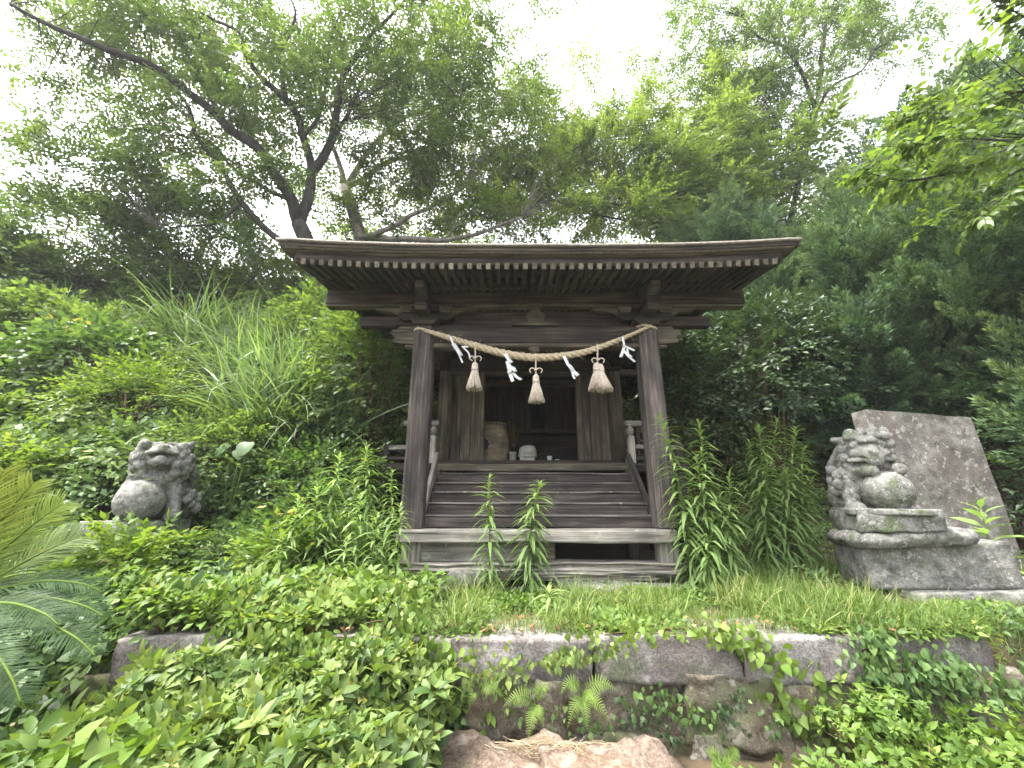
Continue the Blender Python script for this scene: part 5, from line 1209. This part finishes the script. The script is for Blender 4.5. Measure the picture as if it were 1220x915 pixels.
# butterbur: two round leaves beside the mossy lion
p = at(285, 520, 3.95); base = Vector((p.x, 4.0, float(H(p.x, 4.0)))); t = empty('butterbur', base, 'butterbur with round blue green leaves behind the mossy lion', 'plant')
ROUND = leaf_tpl(1, 1.0, .12, .2, ((0, .5), (.15, .9), (.4, 1), (.7, .85), (.9, .5), (1, .15)))
for k, (u, v, s) in enumerate([(274, 530, .20), (297, 527, .21), (286, 536, .16)]):
    q = at(u, v, 3.9); b = MB(); b.tube([base, base.lerp(q, .6), q], .006, .005, 5); b.obj('stem', M['stem'], t, True, base)
    b = MB(); b.inst(ROUND, basis(np.array([[.4*(k-1), -.5, -.6]]), np.array([[.2*(k-1), -.7, .7]]))*s*.8, np.array([tuple(q)]), np.array([.30])); b.obj('leaf', M['l_cover'], t, False, base)

# ---- cycad at the left edge: every frond its own part
cc = Vector((-2.62, 1.95, 1.02)); t = empty('cycad', (cc.x, cc.y, float(H(cc.x, cc.y))), 'sago cycad with long stiff fronds reaching in over the leaf cover', 'cycad')
b = MB(); zb = float(H(cc.x, cc.y)); b.tube([(cc.x, cc.y, zb-.05), (cc.x, cc.y, zb+.3), (cc.x, cc.y, cc.z)], [.17, .16, .13], k=14); b.obj('trunk', M['bark'], t, True, cc)
LFT = leaf_tpl(1, .034, .25, .25, ((0, .7), (.5, 1), (1, 0)))
def frond(tip, rise, r, seed, ll=.17):
    fn = np.array([.1, -.9, .5]) if r > .5 else np.array([0, -.35, 1.])
    ll = .24 if r > .5 else ll
    g = np.random.default_rng(seed); tip = Vector(tip); m_ = (cc+tip)/2+Vector((0, 0, rise)); c = catmull([cc, cc.lerp(m_, .55)+Vector((0, 0, rise*.2)), m_.lerp(tip, .15), tip.lerp(m_, .3)+Vector((0, 0, rise*.15)), tip], 8)
    c = np.array([tuple(p) for p in c]); b = MB(); b.tube(c, np.linspace(.011, .003, len(c)), k=6, r=.62)
    n_ = 80; f = np.linspace(.14, .995, n_); P = np.stack([np.interp(f, np.linspace(0, 1, len(c)), c[:, i]) for i in range(3)], 1); T_ = unit(np.gradient(P, axis=0))
    S_ = unit(np.cross(T_, fn)); U_ = np.cross(S_, T_); L = ll*np.sin(np.pi*(.10+.84*f))**.6*(1-.25*f)
    for s in (-1, 1):
        d = unit(T_*.75+S_*s*.8+U_*.30+g.normal(0, .04, (n_, 3))); b.inst(LFT, basis(d, U_+S_*s*-.2)*L[:, None, None], P, np.clip(r+g.normal(0, .06, n_), 0, 1))
    b.obj('frond', M['l_cycad'], t, False, cc)
for k, (u, v, Y, rise, r) in enumerate([(40, 575, 2.05, .05, .82), (5, 560, 2.0, .05, .88), (75, 600, 2.15, .06, .72), (95, 640, 2.3, .06, .55), (122, 706, 2.15, .14, .25), (124, 735, 2.05, .13, .2), (114, 782, 1.9, .14, .22), (70, 745, 1.9, .12, .28), (25, 838, 1.75, .13, .26), (-10, 800, 1.3, .1, .3), (90, 690, 2.5, .1, .35), (-160, 560, 1.9, .1, .7), (-200, 650, 1.6, .1, .4), (-250, 640, 2.3, .1, .4), (-60, 540, 2.4, .1, .6), (-120, 850, 1.3, .1, .3)]):
    frond(at(u, v, Y), rise, r, 400+k)

# ---- shrubs in front of the wall
NARROW2 = leaf_tpl(1, .40, .12, .35, ((0, .1), (.18, .75), (.42, 1), (.7, .72), (.9, .28), (1, 0)))
WH = [combine([xf(rosette(g_, 6, .066, NARROW2, (.15, .8), .02), np.eye(3), (0, 0, 0)), xf(rosette(g_, 3, .042, LEAF4, (.7, 1.2), .0), np.eye(3), (0, 0, .02), .2)]) for _ in range(5)]
BIGW = [rosette(g_, 4, .085, NARROW2, (.0, .7), .03) for _ in range(3)]
def shrub(label, c, r, n_, seed, tp=None, leaf='l_shrub', smin=.75, smax=1.2, group='leafy shrubs below the wall'):
    g = np.random.default_rng(seed); c = np.array(tuple(c)); z0 = float(H(c[0], c[1])); base = Vector((c[0], c[1], z0-.03)); t = empty('leafy_shrub', base, label, 'shrub', group)
    d = unit(g.normal(0, 1, (n_, 3))); d[:, 2] = np.abs(d[:, 2])*1.0-.25*(g.uniform(0, 1, n_) < .3)
    lump = 1+.45*np.array([noise.noise(Vector(q)*2.6+Vector((seed, 0, 0))) for q in d])+.25*np.array([noise.noise(Vector(q)*6+Vector((seed, 4, 0))) for q in d]); P = c+d*np.array(r)*(lump*(.45+.55*g.uniform(0, 1, n_)**.7))[:, None]; P[:, 2] = np.maximum(P[:, 2], H(P[:, 0], P[:, 1])+.03)
    lb = MB(); scatter(lb, tp or WH, P, unit(d+np.array([0, -.2, .8])), smin*.7, smax*1.1, g, .5, (.0, .72)); tb = MB()
    for k in range(34):
        e = P[int(g.integers(n_))]; b0 = np.array(tuple(base))+np.array([g.normal(0, r[0]*.3), g.normal(0, r[1]*.3), 0]); tb.tube([b0, (b0+e)/2+g.normal(0, .03, 3), e], [.008, .006, .003], k=5, cap=False)
    tb.obj('stems', M['twig'], t, True, base); lb.obj('foliage', M[leaf], t, False, base); return t
srcs = []
for k, (u, v, Y, r, n_, lab) in enumerate([(330, 850, 1.9, (.50, .36, .22), 520, 'leafy shrub below the wall in the middle of the row'), (430, 800, 2.08, (.36, .28, .26), 420, 'leafy shrub leaning on the coping stones beside the bright vine heap'), (440, 895, 1.88, (.30, .26, .24), 380, 'leafy shrub beside the straw covered boulder'), (240, 815, 2.1, (.42, .3, .22), 420, 'leafy shrub in front of the short coping stone at the wall end'), (170, 880, 1.75, (.44, .34, .22), 420, 'leafy shrub between cycad and the shrub row'), (270, 910, 1.55, (.40, .3, .2), 340, 'low leafy shrub in front of the shrub row'), (380, 925, 1.5, (.40, .28, .2), 340, 'low leafy shrub near the boulders in front of the row')]):
    c = at(u, v, Y)-Vector((0, 0, r[2]*.55))
    if k < 4: srcs.append((shrub(lab, c, r, int(n_*1.9), 500+k), c-Vector((c.x, c.y, float(H(c.x, c.y))-.03))))
    else:
        src, off = srcs[k-4]; copy_thing(src, (c.x, c.y, c.z-off.z), 2.3+1.7*k, .95, lab)
for k, (u, v, Y, r, n_, lab) in enumerate([(40, 925, 1.45, (.30, .25, .16), 100, 'pale big leaved plant below the cycad fronds'), (150, 935, 1.4, (.26, .22, .12), 70, 'pale big leaved plant in front of the cycad side shrubs')]):
    c = at(u, v, Y); shrub(lab, c-Vector((0, 0, r[2]*.5)), r, n_, 520+k, BIGW+TRI, 'l_vine', .8, 1.25, None)
for k, (u, v, Y, r, n_, lab) in enumerate([(1120, 935, 1.85, (.40, .25, .13), 260, 'bright leafy plant at the foot of the broken wall end'), (960, 945, 1.9, (.30, .22, .12), 170, 'bright leafy plant at the foot of the coping joint'), (1225, 900, 2.0, (.4, .3, .2), 220, 'leafy plant by the rocks beyond the broken wall end'), (1060, 850, 2.2, (.32, .16, .2), 200, 'leafy plant growing out of the broken wall end')]):
    c = at(u, v, Y); shrub(lab, c-Vector((0, 0, r[2]*.5)), r, n_, 530+k, WH+TRI, 'l_vine', .5, .8, None)

# ---- climbing leaves on the wall
def wall_vine(name, label, zones, tp, leaf, seed, smin, smax, rb=(.2, .9)):
    g = np.random.default_rng(seed); b = MB(); sb = MB()
    for (u0, v0, u1, v1, n_, wd) in zones:
        f = g.uniform(0, 1, n_); u = u0+(u1-u0)*f+g.normal(0, wd, n_)+8*np.sin(f*9); v = v0+(v1-v0)*f+g.normal(0, wd*.5, n_)
        P = np.array([tuple(at(a, c, 2.325+.03*(c > 812)-abs(g.normal(0, .025)))) for a, c in zip(u, v)])
        nr = unit(np.array([[0, -1., .35]])+g.normal(0, .35, (n_, 3))); d = unit(np.array([[0, -.25, -1.]])+g.normal(0, .5, (n_, 3)))
        k = g.integers(0, len(tp), n_); Mx = basis(d, nr)*g.uniform(smin, smax, n_)[:, None, None]; r = g.uniform(*rb, n_)
        for j, s_ in enumerate(tp): m_ = k == j; b.inst(s_, Mx[m_], P[m_], r[m_])
        for q in range(max(1, n_//45)):
            a0 = g.uniform(0, 1); pts = [at(u0+(u1-u0)*tt+g.normal(0, wd*.5), v0+(v1-v0)*tt+g.normal(0, wd*.2), 2.345-.01*g.uniform()) for tt in np.linspace(max(0, a0-.4), min(1, a0+.4), 5)]
            sb.tube(catmull(pts, 4), .0028, .002, 4, cap=False)
    t = empty(name, at((zones[0][0]+zones[0][2])/2, 880, 2.33), label, 'vine'); o0 = W[t].translation
    sb.obj('stems', M['twig'], t, False, o0); tag(b.obj('leaves', M[leaf], t, False, o0), **KIND); return t
wall_vine('climbing_vine', 'heart leaved vine climbing over the coping beside the shrubs', [(470, 690, 500, 850, 190, 16), (280, 752, 470, 772, 320, 16), (300, 775, 450, 800, 160, 18), (440, 740, 540, 790, 130, 14), (500, 760, 560, 860, 80, 14)], [HEART, LEAF8], 'l_vine', 601, .035, .06)
wall_vine('climbing_vine', 'thin leafed vine trailing across the middle of the long coping stone', [(560, 770, 590, 850, 70, 12), (600, 770, 625, 830, 60, 10), (640, 790, 735, 770, 130, 12), (560, 800, 640, 840, 90, 14)], [HEART, LEAF4], 'l_shrub', 602, .025, .045)
wall_vine('ivy', 'dark small leaved ivy on the rock below the coping joint', [(868, 822, 872, 880, 190, 9), (735, 830, 800, 880, 90, 9)], [HEART, LEAF4], 'l_dark', 603, .018, .032)
wall_vine('climbing_vine', 'bright yellow green vine below the coping joint', [(900, 770, 1010, 840, 60, 14), (920, 830, 1010, 870, 130, 18), (990, 840, 1000, 900, 70, 18)], [HEART], 'l_vine', 604, .04, .07, (.5, .95))
wall_vine('climbing_vine', 'mixed green vine hanging over the broken wall end', [(1040, 760, 1090, 880, 420, 26), (1080, 790, 1200, 830, 420, 24), (1120, 850, 1210, 900, 130, 24), (1020, 740, 1060, 830, 110, 10)], [HEART, LEAF8, LEAF4], 'l_cover', 605, .03, .055)
wall_vine('creeping_vine', 'sparse small leaved creeper on the rough rocks below the coping', [(600, 840, 720, 870, 90, 20), (760, 825, 860, 860, 110, 18), (900, 850, 980, 880, 90, 20), (520, 830, 560, 880, 70, 14)], [HEART, LEAF4], 'l_cover', 607, .022, .045)
wall_vine('creeping_vine', 'small bright leaves creeping along the front edge of the coping', [(680, 752, 900, 756, 70, 10), (840, 740, 920, 790, 70, 14)], [HEART], 'l_vine', 606, .03, .05, (.5, .95))

# ---- ferns in the wall
PINNA = leaf_tpl(1, .15, .05, .2, ((0, .8), (.12, 1.1), (.2, .7), (.32, 1.0), (.4, .62), (.52, .85), (.6, .5), (.72, .62), (.8, .32), (1, 0)))
def fern(u, v, Y, tips, label, seed):
    g = np.random.default_rng(seed); base = at(u, v, Y); t = empty('fern', base, label, 'fern', 'ferns in the wall')
    for (tu, tv, ty, rise) in tips:
        tip = at(tu, tv, ty); m_ = (base+tip)/2+Vector((0, -.03, rise)); c = np.array([tuple(p) for p in catmull([base, m_, tip], 10)]); b = MB(); b.tube(c, np.linspace(.0025, .001, len(c)), k=4, r=.5)
        L0 = (tip-base).length; n_ = 15; f = np.linspace(.16, .985, n_); P = np.stack([np.interp(f, np.linspace(0, 1, len(c)), c[:, i]) for i in range(3)], 1); T_ = unit(np.gradient(P, axis=0)); nr = unit(np.array([0, -1., .55])); S_ = unit(np.cross(T_, nr))
        L = L0*.27*np.interp(f, [.2, .35, .6, 1], [.75, 1.0, .75, .12])
        for s in (-1, 1): b.inst(PINNA, basis(unit(T_*.45+S_*s+g.normal(0, .05, (n_, 3))-np.array([0, 0, .1])), np.tile(nr, (n_, 1)))*L[:, None, None], P, np.clip(g.uniform(.3, .9)+g.normal(0, .08, n_), 0, 1))
        b.obj('frond', M['l_fern'], t, False, base)
fern(637, 838, 2.33, [(629, 885, 2.22, .03), (600, 842, 2.24, .05), (648, 868, 2.24, .03), (655, 822, 2.25, .05)], 'pale fern with hanging fronds below the middle of the coping', 701)
fern(692, 826, 2.33, [(700, 872, 2.22, .03), (727, 860, 2.24, .04), (668, 826, 2.22, .06), (676, 868, 2.24, .03), (735, 822, 2.25, .05), (712, 848, 2.2, .04)], 'large fern with many fronds beside the ivy below the coping', 702)
fern(568, 822, 2.33, [(557, 850, 2.24, .03), (548, 830, 2.25, .04), (600, 830, 2.25, .04)], 'small fern below the coping beside the climbing vine', 703)
fern(858, 915, 2.2, [(880, 893, 2.1, .03), (840, 895, 2.12, .03), (872, 915, 2.05, .03), (848, 930, 2.05, .02)], 'small fern at the foot of the wall beside the round boulder', 704)

# ---- ground in front of the wall, litter, straw
o = lay_cover('lower_leaf_cover', PHI+TRI, 'l_vine', 6000, (-3.2, 3.6), (1.1, 2.36), 107, .5, .95, lambda x, y: (x < -.53) | (x > .83) & (y < 1.75) | (y < 1.5), .6, .1, (.1, .8), 6.0); tag(o, 'low leaves on the ground below the wall', 'ground cover')
g = np.random.default_rng(81); n_ = 420; x = np.concatenate([g.uniform(-2.0, 2.5, 300), g.uniform(-.3, .9, n_-300)]); y = np.concatenate([g.uniform(2.37, 2.62, 300), g.uniform(1.9, 2.3, n_-300)]); z = np.where(y > 2.35, np.maximum(H(x, y), np.where(y < 2.66, .888, 0))+.03, .60)
b = MB(); scatter(b, [LEAF8], np.stack([x, y, z], 1)[:300], np.tile([[0, 0, 1.]], (300, 1)), .03, .06, g, .3, (0, 1)); tag(tag(b.obj('leaf_litter', M['l_dead']), 'brown dead leaves lying on top of the coping stones', 'leaf litter'), **KIND)
b = MB()
for k in range(260):
    q = at(g.normal(640, 36), 884+abs(g.normal(0, 10)), 2.12+g.uniform(-.05, .2)); a = g.uniform(0, 6.28); l = g.uniform(.03, .09); dv = Vector((math.cos(a)*l, math.sin(a)*l*.5, g.normal(0, .008)))
    b.tube([q-dv, q+Vector((0, 0, .006)), q+dv], .0018, .0012, 3, cap=False)
tag(tag(b.obj('dry_straw', M['dry']), 'dry straw lying on the two step boulders', 'straw'), **KIND)

# ---- mixed shrubs and brambles that break up the bank
SP_BR = [spray_tpl(g_, 11, .32, .06, DIAMOND, 60, .45, jit=.4) for _ in range(4)]
SP_BIG = [spray_tpl(g_, 6, .28, .085, HEARTL, 60, .3, jit=.3) for _ in range(4)]
BK = [(-2.2, 4.5, .5, 'bramble with arching shoots just behind the mossy lion and the bush', SP_BR, 'l_cover'), (-4.6, 4.6, .55, 'bramble heap above the mossy lion on the bank', SP_BR, 'l_vine'), (-5.8, 5.0, .6, 'broad leaved shrub on the bank above the cycad', SP_BIG, 'l_cover'), (-6.6, 5.7, .6, 'dull green shrub high on the bank', SP_WEED, 'l_tree'), (-5.0, 5.5, .5, 'fine leaved bramble below the pampas clumps', SP_BR, 'l_tree'), (-4.0, 4.2, .4, 'low bramble to the left of the butterbur', SP_WEED, 'l_cover'), (-7.6, 5.6, .6, 'big leaved shrub along the top of the bank', SP_BIG, 'l_tree'), (-2.9, 4.9, .5, 'leafy shrub below the pampas clump nearest the shrine', SP_WEED, 'l_tree'), (-6.0, 3.9, .45, 'broad leaved plant on the bank beside the cycad fronds', SP_BIG, 'l_vine'), (-1.9, 4.1, .42, 'leafy shrub behind the goldenrods beside the veranda', SP_WEED, 'l_cover'), (-4.7, 3.6, .35, 'bright weed patch to the left of the mossy lion', SP_WEED, 'l_vine'), (-2.3, 3.7, .32, 'leafy shrub to the right of the mossy lion', SP_BR, 'l_cover'), (-1.7, 3.4, .30, 'leafy shrub among the goldenrod stems', SP_WEED, 'l_vine'), (pL.x-.42, pL.y-.30, .26, 'leafy shrub growing up the left face of the overgrown pedestal', SP_WEED, 'l_cover'), (pL.x+.42, pL.y-.30, .30, 'leafy shrub growing up the right face of the overgrown pedestal', SP_WEED, 'l_vine'), (pL.x+.05, pL.y-.50, .21, 'low bramble right before the overgrown pedestal', SP_BR, 'l_vine'), (-3.3, 4.4, .5, 'dark bramble directly behind the mossy lion', SP_BR, 'l_tree')]
first = {}
for k, (x, y, r, lab, sp, lm) in enumerate(BK):
    z = float(H(x, y)); key = (id(sp), lm)
    if key in first: src, r0 = first[key]; copy_thing(src, (x, y, z-.05), 1.9*k, r/r0, lab); continue
    first[key] = (bush('bank_shrub', lab, (x, y, z+r*.45), (r*1.25, r, r*.9), int(520*r/.5), sp, lm, 800+k, (.75, 1.2), 'shrub', 'shrubs on the bank'), r)

c = Vector((9.2, 5.2, 2.6)); bush('camellia_bush', 'dark evergreen bush filling the shade behind the stone slab', c, (1.6, 1.2, 1.7), 700, SP_CAM, 'l_dark', 69, (1, 1.6))
c = Vector((6.2, 5.0, 1.9)); bush('camellia_bush', 'low dark evergreen bush in the shade right beyond the slab edge', c, (.9, .6, 1.0), 600, SP_CAM, 'l_dark', 70, (.9, 1.2))
c = Vector((8.6, 8.2, 4.2)); bush('camellia_bush', 'dark evergreen bush up the slope between the junipers', c, (2.4, 1.2, 2.2), 800, SP_CAM, 'l_dark', 71, (1.1, 1.6))
# ---- thin haze volume added for a pale veil of glare
bm = bmesh.new(); bmesh.ops.create_cube(bm, size=1); bmesh.ops.scale(bm, vec=(900, 1100, 30), verts=bm.verts); bmesh.ops.translate(bm, vec=(0, 150, 13.6), verts=bm.verts)
hm, hn = mat('haze'); pv = N(hn, 'VolumePrincipled', Density=.0013, Anisotropy=.2); pv.inputs['Color'].default_value = (.93, .96, 1, 1)
ho = N(hn, 'OutputMaterial'); hn.links.new(pv.outputs[0], ho.inputs['Volume'])
tag(mesh_obj('haze', from_bm(bm, 'haze'), hm), 'thin pale haze added to veil the view', 'haze', kind='stuff')
